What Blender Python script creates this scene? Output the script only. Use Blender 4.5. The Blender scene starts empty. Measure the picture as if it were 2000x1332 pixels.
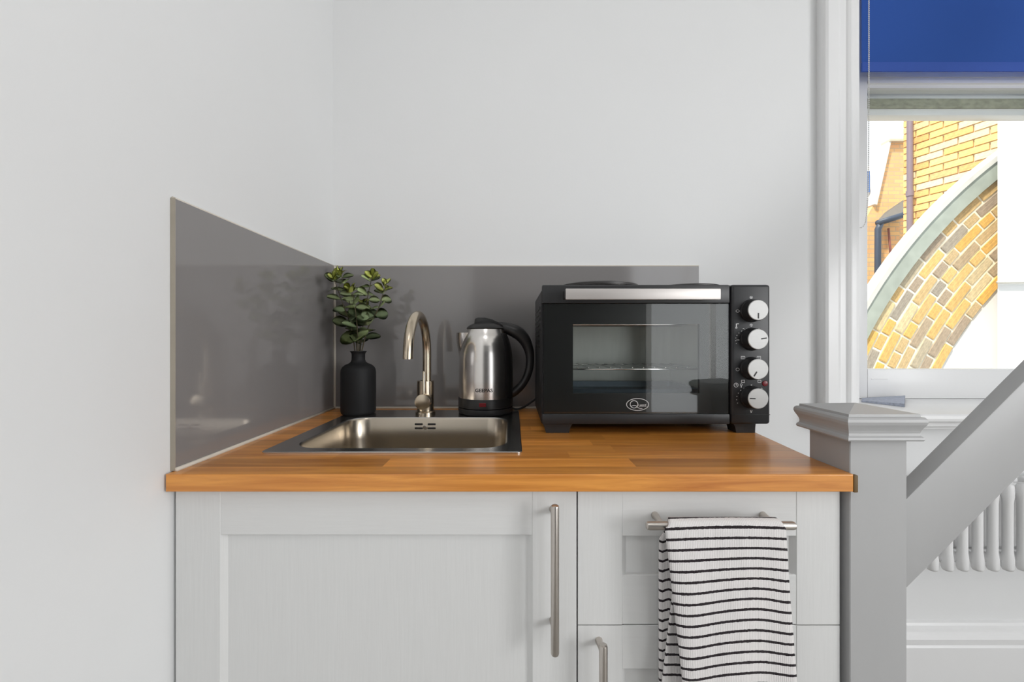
import bpy, bmesh, math, random
from mathutils import Vector, Matrix, Euler
R = math.radians
PI = math.pi
scene = bpy.context.scene
COL = scene.collection

# ------------------------------------------------------------------ camera, world, lights
F = 804.0                       # focal length in pixels of the 2000 px wide frame
VX, VY = 1002.0, 664.0          # vanishing point of the depth direction
ZW = 0.90                       # top of the worktop
ZC = ZW + 0.2007                # camera height
DB = 1.2134                     # distance of the back wall


def X(px, d):
    return (px - VX) * d / F


def Z(py, d):
    return ZC - (py - VY) * d / F


cam_d = bpy.data.cameras.new('camera')
cam_d.sensor_width = 36.0
cam_d.lens = F / 2000.0 * 36.0
cam_d.shift_x = -(VX - 1000.0) / 2000.0
cam_d.shift_y = (VY - 666.0) / 2000.0
cam_d.clip_start = 0.02
cam = bpy.data.objects.new('camera', cam_d)
COL.objects.link(cam)
cam.location = (0, 0, ZC)
cam.rotation_euler = (R(90), 0, 0)
scene.camera = cam

world = bpy.data.worlds.new('overcast_sky')
scene.world = world
world.use_nodes = True
wn = world.node_tree.nodes
wn['Background'].inputs['Color'].default_value = (0.93, 0.965, 1.0, 1)
wn['Background'].inputs['Strength'].default_value = 1.25

sun_d = bpy.data.lights.new('sun', 'SUN')
sun_d.energy = 5.6
sun_d.angle = R(4)
sun_d.color = (1.0, 0.93, 0.82)
sun = bpy.data.objects.new('sun', sun_d)
COL.objects.link(sun)
sun.rotation_euler = Euler((R(36), 0, R(-52)), 'XYZ')
sun.location = (0, -3, 6)


def area_light(name, loc, rot, sx, sy, power, color):
    l = bpy.data.lights.new(name, 'AREA')
    l.shape = 'RECTANGLE'
    l.size, l.size_y = sx, sy
    l.energy = power
    l.color = color
    o = bpy.data.objects.new(name, l)
    COL.objects.link(o)
    o.location = loc
    o.rotation_euler = rot
    return o


# daylight entering through the large window behind the camera (in its opening)
area_light('daylight_rear_window', (2.13, -2.63, 1.20), (R(90), 0, 0), 1.40, 2.26, 9, (0.97, 0.985, 1.0))
# daylight entering through the window of the right-hand wall
area_light('daylight_side_window', (2.985, -1.52, 1.55), (R(90), 0, R(90)), 1.2, 1.4, 66, (0.99, 0.993, 1.0))

vs = scene.view_settings
vs.view_transform = 'Standard'
vs.look = 'None'
vs.gamma = 1.0
vs.exposure = 0.23
vs.use_curve_mapping = False

# ------------------------------------------------------------------ materials
MATS = {}


def srgb(r, g, b):
    def f(c):
        c /= 255.0
        return c / 12.92 if c <= 0.04045 else ((c + 0.055) / 1.055) ** 2.4
    return (f(r), f(g), f(b), 1.0)


def new_mat(name):
    m = bpy.data.materials.new(name)
    m.use_nodes = True
    MATS[name] = m
    nt = m.node_tree
    return m, nt, nt.nodes['Principled BSDF']


def mat(name, color, rough=0.5, metal=0.0, spec=0.5, coat=0.0, noise=0.0, nscale=30.0, stretch=(1, 1, 1),
        bump=0.0, bscale=None, rand=0.0, emit=None, estr=0.0, aniso=0.0, coat_rough=0.05, sheen=0.0):
    m, nt, b = new_mat(name)
    n, l = nt.nodes, nt.links
    b.inputs['Base Color'].default_value = color
    b.inputs['Roughness'].default_value = rough
    b.inputs['Metallic'].default_value = metal
    b.inputs['Specular IOR Level'].default_value = spec
    b.inputs['Coat Weight'].default_value = coat
    b.inputs['Coat Roughness'].default_value = coat_rough
    b.inputs['Sheen Weight'].default_value = sheen
    b.inputs['Anisotropic'].default_value = aniso
    if emit:
        b.inputs['Emission Color'].default_value = emit
        b.inputs['Emission Strength'].default_value = estr
    if noise or bump:
        tc = n.new('ShaderNodeTexCoord')
        mp = n.new('ShaderNodeMapping')
        mp.inputs['Scale'].default_value = stretch
        l.new(tc.outputs['Object'], mp.inputs['Vector'])
        nz = n.new('ShaderNodeTexNoise')
        nz.inputs['Scale'].default_value = nscale
        nz.inputs['Detail'].default_value = 6
        l.new(mp.outputs['Vector'], nz.inputs['Vector'])
    last = None
    if noise:
        mr = n.new('ShaderNodeMapRange')
        mr.inputs['To Min'].default_value = 1 - noise
        mr.inputs['To Max'].default_value = 1 + noise
        l.new(nz.outputs['Fac'], mr.inputs['Value'])
        mx = n.new('ShaderNodeMix')
        mx.data_type = 'RGBA'
        mx.blend_type = 'MULTIPLY'
        mx.inputs['Factor'].default_value = 1
        mx.inputs['A'].default_value = color
        l.new(mr.outputs['Result'], mx.inputs['B'])
        l.new(mx.outputs['Result'], b.inputs['Base Color'])
        last = mx
    if rand:
        oi = n.new('ShaderNodeObjectInfo')
        mr2 = n.new('ShaderNodeMapRange')
        mr2.inputs['To Min'].default_value = 1 - rand
        mr2.inputs['To Max'].default_value = 1 + rand
        l.new(oi.outputs['Random'], mr2.inputs['Value'])
        mx2 = n.new('ShaderNodeMix')
        mx2.data_type = 'RGBA'
        mx2.blend_type = 'MULTIPLY'
        mx2.inputs['Factor'].default_value = 1
        mx2.inputs['A'].default_value = color
        if last:
            l.new(last.outputs['Result'], mx2.inputs['A'])
        l.new(mr2.outputs['Result'], mx2.inputs['B'])
        l.new(mx2.outputs['Result'], b.inputs['Base Color'])
    if bump:
        bp = n.new('ShaderNodeBump')
        bp.inputs['Strength'].default_value = bump
        bp.inputs['Distance'].default_value = 0.002
        if bscale:
            nz2 = n.new('ShaderNodeTexNoise')
            nz2.inputs['Scale'].default_value = bscale
            nz2.inputs['Detail'].default_value = 4
            l.new(mp.outputs['Vector'], nz2.inputs['Vector'])
            l.new(nz2.outputs['Fac'], bp.inputs['Height'])
        else:
            l.new(nz.outputs['Fac'], bp.inputs['Height'])
        l.new(bp.outputs['Normal'], b.inputs['Normal'])
    return m


mat('wall_paint', (0.795, 0.80, 0.80, 1), 0.6, spec=0.3, noise=0.015, nscale=3, bump=0.06, bscale=160)
mat('feature_wall_paint', (0.06, 0.06, 0.06, 1), 0.6, spec=0.3, noise=0.015, nscale=3, bump=0.06, bscale=160)
mat('ceiling_paint', (0.82, 0.82, 0.81, 1), 0.7, spec=0.2, noise=0.01, nscale=4)
mat('floor_boards', srgb(150, 146, 140), 0.45, noise=0.25, nscale=6, stretch=(1, 12, 1))
mat('trim_paint', (0.82, 0.82, 0.82, 1), 0.35, noise=0.01, nscale=5)
mat('sill_paint', (0.84, 0.84, 0.84, 1), 0.35, noise=0.02, nscale=12)
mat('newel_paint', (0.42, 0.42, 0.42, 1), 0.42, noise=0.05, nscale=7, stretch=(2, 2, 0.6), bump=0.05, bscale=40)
mat('cabinet_paint', (0.70, 0.70, 0.69, 1), 0.5, spec=0.35, noise=0.025, nscale=40, stretch=(6, 6, 0.35), bump=0.12)
mat('cabinet_rail_paint', (0.70, 0.70, 0.69, 1), 0.5, spec=0.35, noise=0.025, nscale=40, stretch=(0.35, 6, 6), bump=0.12)
mat('carcass_board', (0.50, 0.49, 0.47, 1), 0.6, noise=0.02)
mat('grey_glass', srgb(134, 131, 130), 0.09, spec=0.5, coat=0.35, noise=0.02, nscale=2, coat_rough=0.02)
mat('glass_edge', srgb(160, 152, 138), 0.35, noise=0.12, nscale=20)
mat('sealant', srgb(205, 197, 184), 0.45, noise=0.06, nscale=30)
mat('sink_steel', (0.60, 0.59, 0.57, 1), 0.24, metal=1, noise=0.05, nscale=30, stretch=(1, 18, 18), bump=0.02)
mat('bowl_steel', (0.50, 0.44, 0.36, 1), 0.26, metal=1, noise=0.06, nscale=40, stretch=(1, 1, 22), bump=0.02)
mat('tap_metal', (0.62, 0.53, 0.41, 1), 0.24, metal=1, noise=0.05, nscale=60, stretch=(1, 1, 0.1))
mat('handle_steel', (0.56, 0.52, 0.48, 1), 0.30, metal=1, noise=0.05, nscale=60)
mat('kettle_steel', (0.72, 0.69, 0.66, 1), 0.22, metal=1, noise=0.04, nscale=50, stretch=(8, 8, 0.2), aniso=0.3)
mat('black_plastic', (0.018, 0.018, 0.019, 1), 0.42, noise=0.1, nscale=60)
mat('kettle_plastic', (0.022, 0.021, 0.021, 1), 0.38, noise=0.1, nscale=60)
mat('vase_ceramic', (0.009, 0.009, 0.010, 1), 0.62, spec=0.35, noise=0.15, nscale=25, bump=0.05, bscale=200)
mat('oven_enamel', (0.013, 0.0135, 0.015, 1), 0.42, noise=0.08, nscale=80, bump=0.03, bscale=400)
mat('oven_black', (0.003, 0.003, 0.003, 1), 0.30, noise=0.05, nscale=40)
mat('oven_cavity', (0.62, 0.63, 0.60, 1), 0.42, metal=0.75, noise=0.12, nscale=18, stretch=(4, 1, 0.5))
mat('rack_chrome', (0.85, 0.85, 0.84, 1), 0.2, metal=1, noise=0.03)
mat('tray_metal', (0.10, 0.13, 0.16, 1), 0.35, metal=0.6, noise=0.1)
mat('brushed_bar', (0.55, 0.52, 0.50, 1), 0.5, metal=1, noise=0.05, nscale=40, stretch=(0.4, 10, 10))
mat('knob_face', (0.50, 0.50, 0.49, 1), 0.45, metal=0.35, noise=0.05, nscale=40, stretch=(1, 1, 8))
mat('print_white', (0.70, 0.70, 0.70, 1), 0.5, noise=0.02)
mat('print_black', (0.012, 0.011, 0.011, 1), 0.5, noise=0.02)
mat('lamp_red', (0.14, 0.010, 0.014, 1), 0.3, noise=0.02, emit=(0.6, 0.02, 0.03, 1), estr=0.03)
mat('hotplate_iron', (0.035, 0.032, 0.030, 1), 0.45, noise=0.1)
mat('hotplate_ring', (0.75, 0.72, 0.69, 1), 0.22, metal=1, noise=0.03)
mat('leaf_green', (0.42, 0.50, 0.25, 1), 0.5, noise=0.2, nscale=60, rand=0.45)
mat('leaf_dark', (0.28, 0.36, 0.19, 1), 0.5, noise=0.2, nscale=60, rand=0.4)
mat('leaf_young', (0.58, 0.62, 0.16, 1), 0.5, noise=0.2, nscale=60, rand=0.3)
mat('stem_brown', (0.09, 0.075, 0.04, 1), 0.6, noise=0.2, nscale=80)
mat('blind_fabric', srgb(48, 86, 164), 0.75, spec=0.2, noise=0.04, nscale=300, bump=0.06)
mat('blind_hem', srgb(64, 94, 176), 0.75, spec=0.2, noise=0.04, nscale=300, bump=0.06)
mat('chain_metal', (0.75, 0.74, 0.72, 1), 0.4, metal=0.3, noise=0.03)
mat('mossy_paint', srgb(164, 164, 144), 0.8, noise=0.55, nscale=45, stretch=(1, 1, 2), bump=0.5)
mat('scrap_paper', srgb(176, 182, 198), 0.7, noise=0.5, nscale=140)
mat('dark_scrap', srgb(70, 72, 80), 0.7, noise=0.5, nscale=90)
mat('mortar', (0.90, 0.84, 0.70, 1), 0.9, noise=0.12, nscale=30, bump=0.4)
mat('house_mortar', (0.62, 0.52, 0.40, 1), 0.9, noise=0.12, nscale=30, bump=0.4)
mat('coping_stone', srgb(168, 176, 168), 0.85, noise=0.35, nscale=9, bump=0.4)
mat('coping_white', (0.66, 0.65, 0.62, 1), 0.8, noise=0.1, nscale=9, bump=0.2)
mat('white_render', (0.86, 0.86, 0.86, 1), 0.85, noise=0.03, nscale=6, bump=0.1)
mat('pipe_grey', srgb(128, 112, 122), 0.5, noise=0.08, nscale=12)
mat('pipe_dark', srgb(54, 66, 86), 0.5, noise=0.1, nscale=12)
mat('pipe_rust', srgb(150, 92, 84), 0.7, noise=0.2, nscale=20)
mat('slate', srgb(150, 145, 140), 0.8, noise=0.2, nscale=20, bump=0.3)
mat('ground_paving', srgb(165, 160, 150), 0.9, noise=0.15, nscale=5)
mat('skylight_blue', srgb(70, 105, 165), 0.2, noise=0.05)


def brick_piece_mat(name, ramp, rough=0.9, scale=22):
    m, nt, b = new_mat(name)
    n, l = nt.nodes, nt.links
    oi = n.new('ShaderNodeObjectInfo')
    cr = n.new('ShaderNodeValToRGB')
    cr.color_ramp.interpolation = 'LINEAR'
    while len(cr.color_ramp.elements) < len(ramp):
        cr.color_ramp.elements.new(0.5)
    for e, (p, c) in zip(cr.color_ramp.elements, ramp):
        e.position = p
        e.color = c
    l.new(oi.outputs['Random'], cr.inputs['Fac'])
    tc = n.new('ShaderNodeTexCoord')
    nz = n.new('ShaderNodeTexNoise')
    nz.inputs['Scale'].default_value = scale
    nz.inputs['Detail'].default_value = 8
    nz.inputs['Roughness'].default_value = 0.7
    l.new(tc.outputs['Generated'], nz.inputs['Vector'])
    nz.inputs['Scale'].default_value = 5
    mr = n.new('ShaderNodeMapRange')
    mr.inputs['From Min'].default_value = 0.3
    mr.inputs['From Max'].default_value = 0.7
    mr.inputs['To Min'].default_value = 0.62
    mr.inputs['To Max'].default_value = 1.3
    l.new(nz.outputs['Fac'], mr.inputs['Value'])
    mx = n.new('ShaderNodeMix')
    mx.data_type = 'RGBA'
    mx.blend_type = 'MULTIPLY'
    mx.inputs['Factor'].default_value = 1
    l.new(cr.outputs['Color'], mx.inputs['A'])
    l.new(mr.outputs['Result'], mx.inputs['B'])
    l.new(mx.outputs['Result'], b.inputs['Base Color'])
    b.inputs['Roughness'].default_value = rough
    bp = n.new('ShaderNodeBump')
    bp.inputs['Strength'].default_value = 0.5
    bp.inputs['Distance'].default_value = 0.004
    l.new(nz.outputs['Fac'], bp.inputs['Height'])
    l.new(bp.outputs['Normal'], b.inputs['Normal'])
    return m


brick_piece_mat('arch_brick', [(0.0, srgb(168, 152, 138)), (0.25, srgb(205, 180, 138)), (0.5, srgb(232, 184, 96)),
                               (0.72, srgb(222, 204, 164)), (1.0, srgb(154, 146, 140))])
brick_piece_mat('house_brick', [(0.0, srgb(232, 186, 110)), (0.4, srgb(242, 208, 140)), (0.7, srgb(220, 168, 104)),
                                (1.0, srgb(236, 216, 180))])


def far_brick_mat():
    m, nt, b = new_mat('far_brickwork')
    n, l = nt.nodes, nt.links
    tc = n.new('ShaderNodeTexCoord')
    sp = n.new('ShaderNodeSeparateXYZ')
    cb = n.new('ShaderNodeCombineXYZ')
    l.new(tc.outputs['Object'], sp.inputs['Vector'])
    l.new(sp.outputs['X'], cb.inputs['X'])
    l.new(sp.outputs['Z'], cb.inputs['Y'])
    br = n.new('ShaderNodeTexBrick')
    br.inputs['Scale'].default_value = 1
    br.inputs['Brick Width'].default_value = 0.225
    br.inputs['Row Height'].default_value = 0.075
    br.inputs['Mortar Size'].default_value = 0.008
    br.inputs['Color1'].default_value = srgb(236, 190, 128)
    br.inputs['Color2'].default_value = srgb(226, 170, 120)
    br.inputs['Mortar'].default_value = srgb(196, 168, 136)
    l.new(cb.outputs['Vector'], br.inputs['Vector'])
    l.new(br.outputs['Color'], b.inputs['Base Color'])
    b.inputs['Roughness'].default_value = 0.9


far_brick_mat()


def wood_mat():
    m, nt, b = new_mat('oiled_wood')
    n, l = nt.nodes, nt.links
    tc = n.new('ShaderNodeTexCoord')
    oi = n.new('ShaderNodeObjectInfo')
    ad = n.new('ShaderNodeVectorMath')
    ad.operation = 'MULTIPLY_ADD'
    cbm = n.new('ShaderNodeCombineXYZ')
    for k in range(3):
        l.new(oi.outputs['Random'], cbm.inputs[k])
    ad.inputs[1].default_value = (37, 19, 11)
    l.new(cbm.outputs['Vector'], ad.inputs[0])
    l.new(tc.outputs['Object'], ad.inputs[2])
    mp = n.new('ShaderNodeMapping')
    mp.inputs['Scale'].default_value = (2.2, 42, 42)
    l.new(ad.outputs['Vector'], mp.inputs['Vector'])
    nz = n.new('ShaderNodeTexNoise')
    nz.inputs['Scale'].default_value = 2.0
    nz.inputs['Detail'].default_value = 8
    nz.inputs['Roughness'].default_value = 0.6
    nz.inputs['Distortion'].default_value = 0.6
    l.new(mp.outputs['Vector'], nz.inputs['Vector'])
    cr = n.new('ShaderNodeValToRGB')
    e = cr.color_ramp.elements
    e[0].position = 0.25
    e[0].color = (0.52, 0.165, 0.023, 1)
    e[1].position = 0.75
    e[1].color = (0.92, 0.405, 0.085, 1)
    l.new(nz.outputs['Fac'], cr.inputs['Fac'])
    mr = n.new('ShaderNodeMapRange')
    mr.inputs['To Min'].default_value = 0.66
    mr.inputs['To Max'].default_value = 1.24
    l.new(oi.outputs['Random'], mr.inputs['Value'])
    mx = n.new('ShaderNodeMix')
    mx.data_type = 'RGBA'
    mx.blend_type = 'MULTIPLY'
    mx.inputs['Factor'].default_value = 1
    l.new(cr.outputs['Color'], mx.inputs['A'])
    l.new(mr.outputs['Result'], mx.inputs['B'])
    l.new(mx.outputs['Result'], b.inputs['Base Color'])
    b.inputs['Roughness'].default_value = 0.32
    b.inputs['Coat Weight'].default_value = 0.25
    b.inputs['Coat Roughness'].default_value = 0.16
    bp = n.new('ShaderNodeBump')
    bp.inputs['Strength'].default_value = 0.06
    bp.inputs['Distance'].default_value = 0.001
    l.new(nz.outputs['Fac'], bp.inputs['Height'])
    l.new(bp.outputs['Normal'], b.inputs['Normal'])
    mat('end_grain', (0.14, 0.085, 0.03, 1), 0.6, noise=0.3, nscale=60)


wood_mat()


def pane_mat(name, tint, ior=1.45, rough=0.0):
    """Thin clear sheet: straight-through transmission plus Fresnel mirror."""
    m = bpy.data.materials.new(name)
    m.use_nodes = True
    MATS[name] = m
    nt = m.node_tree
    n, l = nt.nodes, nt.links
    n.remove(n['Principled BSDF'])
    tr = n.new('ShaderNodeBsdfTransparent')
    tr.inputs['Color'].default_value = tint
    gl = n.new('ShaderNodeBsdfGlossy')
    gl.inputs['Roughness'].default_value = rough
    # Schlick reflectance, the same from both sides of the sheet
    f0 = ((ior - 1) / (ior + 1)) ** 2
    lw = n.new('ShaderNodeLayerWeight')
    lw.inputs['Blend'].default_value = 0.5
    pw = n.new('ShaderNodeMath')
    pw.operation = 'POWER'
    pw.inputs[1].default_value = 5.0
    l.new(lw.outputs['Facing'], pw.inputs[0])
    ma = n.new('ShaderNodeMath')
    ma.operation = 'MULTIPLY_ADD'
    ma.inputs[1].default_value = 1 - f0
    ma.inputs[2].default_value = f0
    l.new(pw.outputs[0], ma.inputs[0])
    mx = n.new('ShaderNodeMixShader')
    l.new(ma.outputs[0], mx.inputs['Fac'])
    l.new(tr.outputs['BSDF'], mx.inputs[1])
    l.new(gl.outputs['BSDF'], mx.inputs[2])
    l.new(mx.outputs['Shader'], n['Material Output'].inputs['Surface'])
    return m


pane_mat('window_glass', (0.97, 0.985, 0.98, 1))
pane_mat('oven_glass', (0.93, 0.94, 0.93, 1), 1.5)


def towel_mat():
    m, nt, b = new_mat('striped_cotton')
    n, l = nt.nodes, nt.links
    uv = n.new('ShaderNodeUVMap')
    sp = n.new('ShaderNodeSeparateXYZ')
    l.new(uv.outputs['UV'], sp.inputs['Vector'])
    nz = n.new('ShaderNodeTexNoise')
    nz.inputs['Scale'].default_value = 260
    l.new(uv.outputs['UV'], nz.inputs['Vector'])
    ma = n.new('ShaderNodeMath')
    ma.operation = 'MULTIPLY_ADD'
    ma.inputs[1].default_value = 0.0016
    l.new(nz.outputs['Fac'], ma.inputs[0])
    l.new(sp.outputs['Y'], ma.inputs[2])
    dv = n.new('ShaderNodeMath')
    dv.operation = 'DIVIDE'
    dv.inputs[1].default_value = 0.01475
    l.new(ma.outputs[0], dv.inputs[0])
    fr = n.new('ShaderNodeMath')
    fr.operation = 'FRACT'
    l.new(dv.outputs[0], fr.inputs[0])
    lt = n.new('ShaderNodeMath')
    lt.operation = 'LESS_THAN'
    lt.inputs[1].default_value = 0.24
    l.new(fr.outputs[0], lt.inputs[0])
    # fine vertical knit
    wv = n.new('ShaderNodeTexWave')
    wv.inputs['Scale'].default_value = 130
    wv.inputs['Distortion'].default_value = 1.5
    l.new(uv.outputs['UV'], wv.inputs['Vector'])
    mr = n.new('ShaderNodeMapRange')
    mr.inputs['To Min'].default_value = 0.86
    mr.inputs['To Max'].default_value = 1.0
    l.new(wv.outputs['Fac'], mr.inputs['Value'])
    mw = n.new('ShaderNodeMix')
    mw.data_type = 'RGBA'
    mw.blend_type = 'MULTIPLY'
    mw.inputs['Factor'].default_value = 1
    mw.inputs['A'].default_value = (0.80, 0.77, 0.76, 1)
    l.new(mr.outputs['Result'], mw.inputs['B'])
    mx = n.new('ShaderNodeMix')
    mx.data_type = 'RGBA'
    l.new(lt.outputs[0], mx.inputs['Factor'])
    l.new(mw.outputs['Result'], mx.inputs['A'])
    mx.inputs['B'].default_value = (0.028, 0.022, 0.025, 1)
    l.new(mx.outputs['Result'], b.inputs['Base Color'])
    b.inputs['Roughness'].default_value = 0.95
    b.inputs['Specular IOR Level'].default_value = 0.1
    b.inputs['Sheen Weight'].default_value = 0.1
    bp = n.new('ShaderNodeBump')
    bp.inputs['Strength'].default_value = 0.35
    bp.inputs['Distance'].default_value = 0.001
    l.new(wv.outputs['Fac'], bp.inputs['Height'])
    l.new(bp.outputs['Normal'], b.inputs['Normal'])


towel_mat()

# ------------------------------------------------------------------ building helpers
ROOT_LOC = {}


def thing(name, loc, label, cat, group=None, kind=None):
    o = bpy.data.objects.new(name, None)
    o.empty_display_size = 0.05
    COL.objects.link(o)
    o.location = loc
    ROOT_LOC[o] = Vector(loc)
    if label:
        o['label'] = label
    if cat:
        o['category'] = cat
    if group:
        o['group'] = group
    if kind:
        o['kind'] = kind
    return o


def root_loc(o):
    v = Vector((0, 0, 0))
    while o is not None:
        v += ROOT_LOC.get(o, Vector((0, 0, 0)))
        o = o.parent
    return v


def link(name, me, m, parent=None, smooth=False, auto=None):
    """One mesh object, vertices given in world metres."""
    mats = m if isinstance(m, (list, tuple)) else [m]
    for k in mats:
        me.materials.append(MATS[k])
    if smooth:
        for p in me.polygons:
            p.use_smooth = True
    if auto is not None:
        me.set_sharp_from_angle(angle=R(auto))
    o = bpy.data.objects.new(name, me)
    COL.objects.link(o)
    if parent is not None:
        me.transform(Matrix.Translation(-root_loc(parent)))
        o.parent = parent
    return o


def from_bm(name, bm, m, parent=None, smooth=False, auto=None, recalc=True):
    if recalc:
        bmesh.ops.recalc_face_normals(bm, faces=bm.faces)
    me = bpy.data.meshes.new(name)
    bm.to_mesh(me)
    bm.free()
    return link(name, me, m, parent, smooth, auto)


def bm_box(bm, x0, x1, y0, y1, z0, z1, bevel=0.0, seg=2):
    t = bmesh.new()
    bmesh.ops.create_cube(t, size=1.0)
    for v in t.verts:
        v.co = Vector(((x0 + x1) / 2 + v.co.x * (x1 - x0), (y0 + y1) / 2 + v.co.y * (y1 - y0), (z0 + z1) / 2 + v.co.z * (z1 - z0)))
    if bevel:
        bmesh.ops.bevel(t, geom=list(t.edges), offset=bevel, segments=seg, profile=0.5, affect='EDGES')
    merge(bm, t)


def merge(bm, t):
    me = bpy.data.meshes.new('tmp')
    t.to_mesh(me)
    t.free()
    bm.from_mesh(me)
    bpy.data.meshes.remove(me)


def box(name, x0, x1, y0, y1, z0, z1, m, parent=None, bevel=0.0, seg=2):
    bm = bmesh.new()
    bm_box(bm, x0, x1, y0, y1, z0, z1, bevel, seg)
    return from_bm(name, bm, m, parent, smooth=bool(bevel), auto=40 if bevel else None)


def bm_loft(bm, loops, cap0=True, cap1=True, closed=True):
    rings = [[bm.verts.new(p) for p in lp] for lp in loops]
    for a, b in zip(rings[:-1], rings[1:]):
        n = len(a)
        for i in range(n if closed else n - 1):
            j = (i + 1) % n
            bm.faces.new((a[i], a[j], b[j], b[i]))
    if cap0:
        bm.faces.new(rings[0])
    if cap1:
        bm.faces.new(rings[-1])
    return rings


def loft(name, loops, m, parent=None, cap0=True, cap1=True, smooth=True, auto=35):
    bm = bmesh.new()
    bm_loft(bm, loops, cap0, cap1)
    return from_bm(name, bm, m, parent, smooth, auto)


def ring(c, r, axis='Z', n=32, ry=None):
    ry = r if ry is None else ry
    out = []
    for i in range(n):
        a = 2 * PI * i / n
        u, v = r * math.cos(a), ry * math.sin(a)
        if axis == 'Z':
            out.append((c[0] + u, c[1] + v, c[2]))
        elif axis == 'Y':
            out.append((c[0] + u, c[1], c[2] + v))
        else:
            out.append((c[0], c[1] + u, c[2] + v))
    return out


def bm_lathe(bm, cx, cy, prof, n=40, cap0=True, cap1=True):
    bm_loft(bm, [ring((cx, cy, z), r, 'Z', n) for r, z in prof], cap0, cap1)


def lathe(name, cx, cy, prof, m, parent=None, n=40, auto=35, cap0=True, cap1=True):
    bm = bmesh.new()
    bm_lathe(bm, cx, cy, prof, n, cap0, cap1)
    return from_bm(name, bm, m, parent, True, auto)


def bm_cyl(bm, p0, p1, r, n=16, r1=None):
    bm_tube(bm, [p0, p1], [r, r if r1 is None else r1], n)


def bm_tube(bm, pts, rads, n=12, caps=True, flat=1.0):
    pts = [Vector(p) for p in pts]
    if not isinstance(rads, (list, tuple)):
        rads = [rads] * len(pts)
    loops = []
    t0 = (pts[1] - pts[0]).normalized()
    ref = Vector((0, 0, 1)) if abs(t0.z) < 0.9 else Vector((0, 1, 0))
    u = t0.cross(ref).normalized()
    for i, p in enumerate(pts):
        if i == 0:
            t = (pts[1] - pts[0]).normalized()
        elif i == len(pts) - 1:
            t = (pts[-1] - pts[-2]).normalized()
        else:
            t = ((pts[i + 1] - p).normalized() + (p - pts[i - 1]).normalized()).normalized()
        u = (u - t * u.dot(t)).normalized()
        w = t.cross(u)
        loops.append([tuple(p + (u * math.cos(2 * PI * k / n) * flat + w * math.sin(2 * PI * k / n)) * rads[i]) for k in range(n)])
    bm_loft(bm, loops, caps, caps)


def tube(name, pts, rads, m, parent=None, n=12, flat=1.0, auto=50):
    bm = bmesh.new()
    bm_tube(bm, pts, rads, n, True, flat)
    return from_bm(name, bm, m, parent, True, auto)


def spline(pts, k=6):
    """Catmull-Rom through the points."""
    P = [Vector(p) for p in pts]
    P = [P[0] * 2 - P[1]] + P + [P[-1] * 2 - P[-2]]
    out = []
    for i in range(1, len(P) - 2):
        for s in range(k):
            t = s / k
            a, b, c, d = P[i - 1], P[i], P[i + 1], P[i + 2]
            out.append(0.5 * ((2 * b) + (c - a) * t + (2 * a - 5 * b + 4 * c - d) * t * t + (3 * b - a - 3 * c + d) * t ** 3))
    out.append(P[-2])
    return out


def prism_xz(name, poly, y0, y1, m, parent=None, bevel=0.0):
    bm = bmesh.new()
    bm_loft(bm, [[(x, y0, z) for x, z in poly], [(x, y1, z) for x, z in poly]])
    if bevel:
        bmesh.ops.bevel(bm, geom=list(bm.edges), offset=bevel, segments=2, profile=0.5, affect='EDGES')
    return from_bm(name, bm, m, parent, bool(bevel), 40 if bevel else None)


def prism_xy(name, poly, z0, z1, m, parent=None, bevel=0.0):
    bm = bmesh.new()
    bm_loft(bm, [[(x, y, z0) for x, y in poly], [(x, y, z1) for x, y in poly]])
    if bevel:
        bmesh.ops.bevel(bm, geom=list(bm.edges), offset=bevel, segments=2, profile=0.5, affect='EDGES')
    return from_bm(name, bm, m, parent, bool(bevel), 40 if bevel else None)


def rrect(x0, x1, y0, y1, r, z, n=8):
    pts = []
    for cx, cy, a0 in ((x1 - r, y1 - r, 0), (x0 + r, y1 - r, 90), (x0 + r, y0 + r, 180), (x1 - r, y0 + r, 270)):
        for i in range(n + 1):
            a = R(a0 + 90 * i / n)
            pts.append((cx + r * math.cos(a), cy + r * math.sin(a), z))
    return pts


def structure(o):
    o['kind'] = 'structure'
    return o


def tag(o, label, cat, group=None):
    o['label'] = label
    o['category'] = cat
    if group:
        o['group'] = group
    return o


def text_mesh(body, size, extrude=0.0, bold_offset=0.0, shear=0.0):
    cu = bpy.data.curves.new('lettering', 'FONT')
    cu.body = body
    cu.size = size
    cu.extrude = extrude
    cu.offset = bold_offset
    cu.shear = shear
    cu.align_x = 'CENTER'
    cu.align_y = 'CENTER'
    cu.resolution_u = 3
    o = bpy.data.objects.new('lettering', cu)
    COL.objects.link(o)
    bpy.context.view_layer.update()
    dg = bpy.context.evaluated_depsgraph_get()
    me = bpy.data.meshes.new_from_object(o.evaluated_get(dg))
    bpy.data.objects.remove(o)
    bpy.data.curves.remove(cu)
    return me


# ------------------------------------------------------------------ the room
def wl(d):                                   # left wall surface
    return -0.5310 + (DB - d) * 0.0125


XR, YF, ZT = 2.95, -2.6, 2.65                # right wall, wall behind the camera, ceiling
WX0, WX1 = 1.012, 2.02                       # visible window opening
WZ0, WZ1 = ZC - 0.2031, 2.45
TH = 0.34

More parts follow.
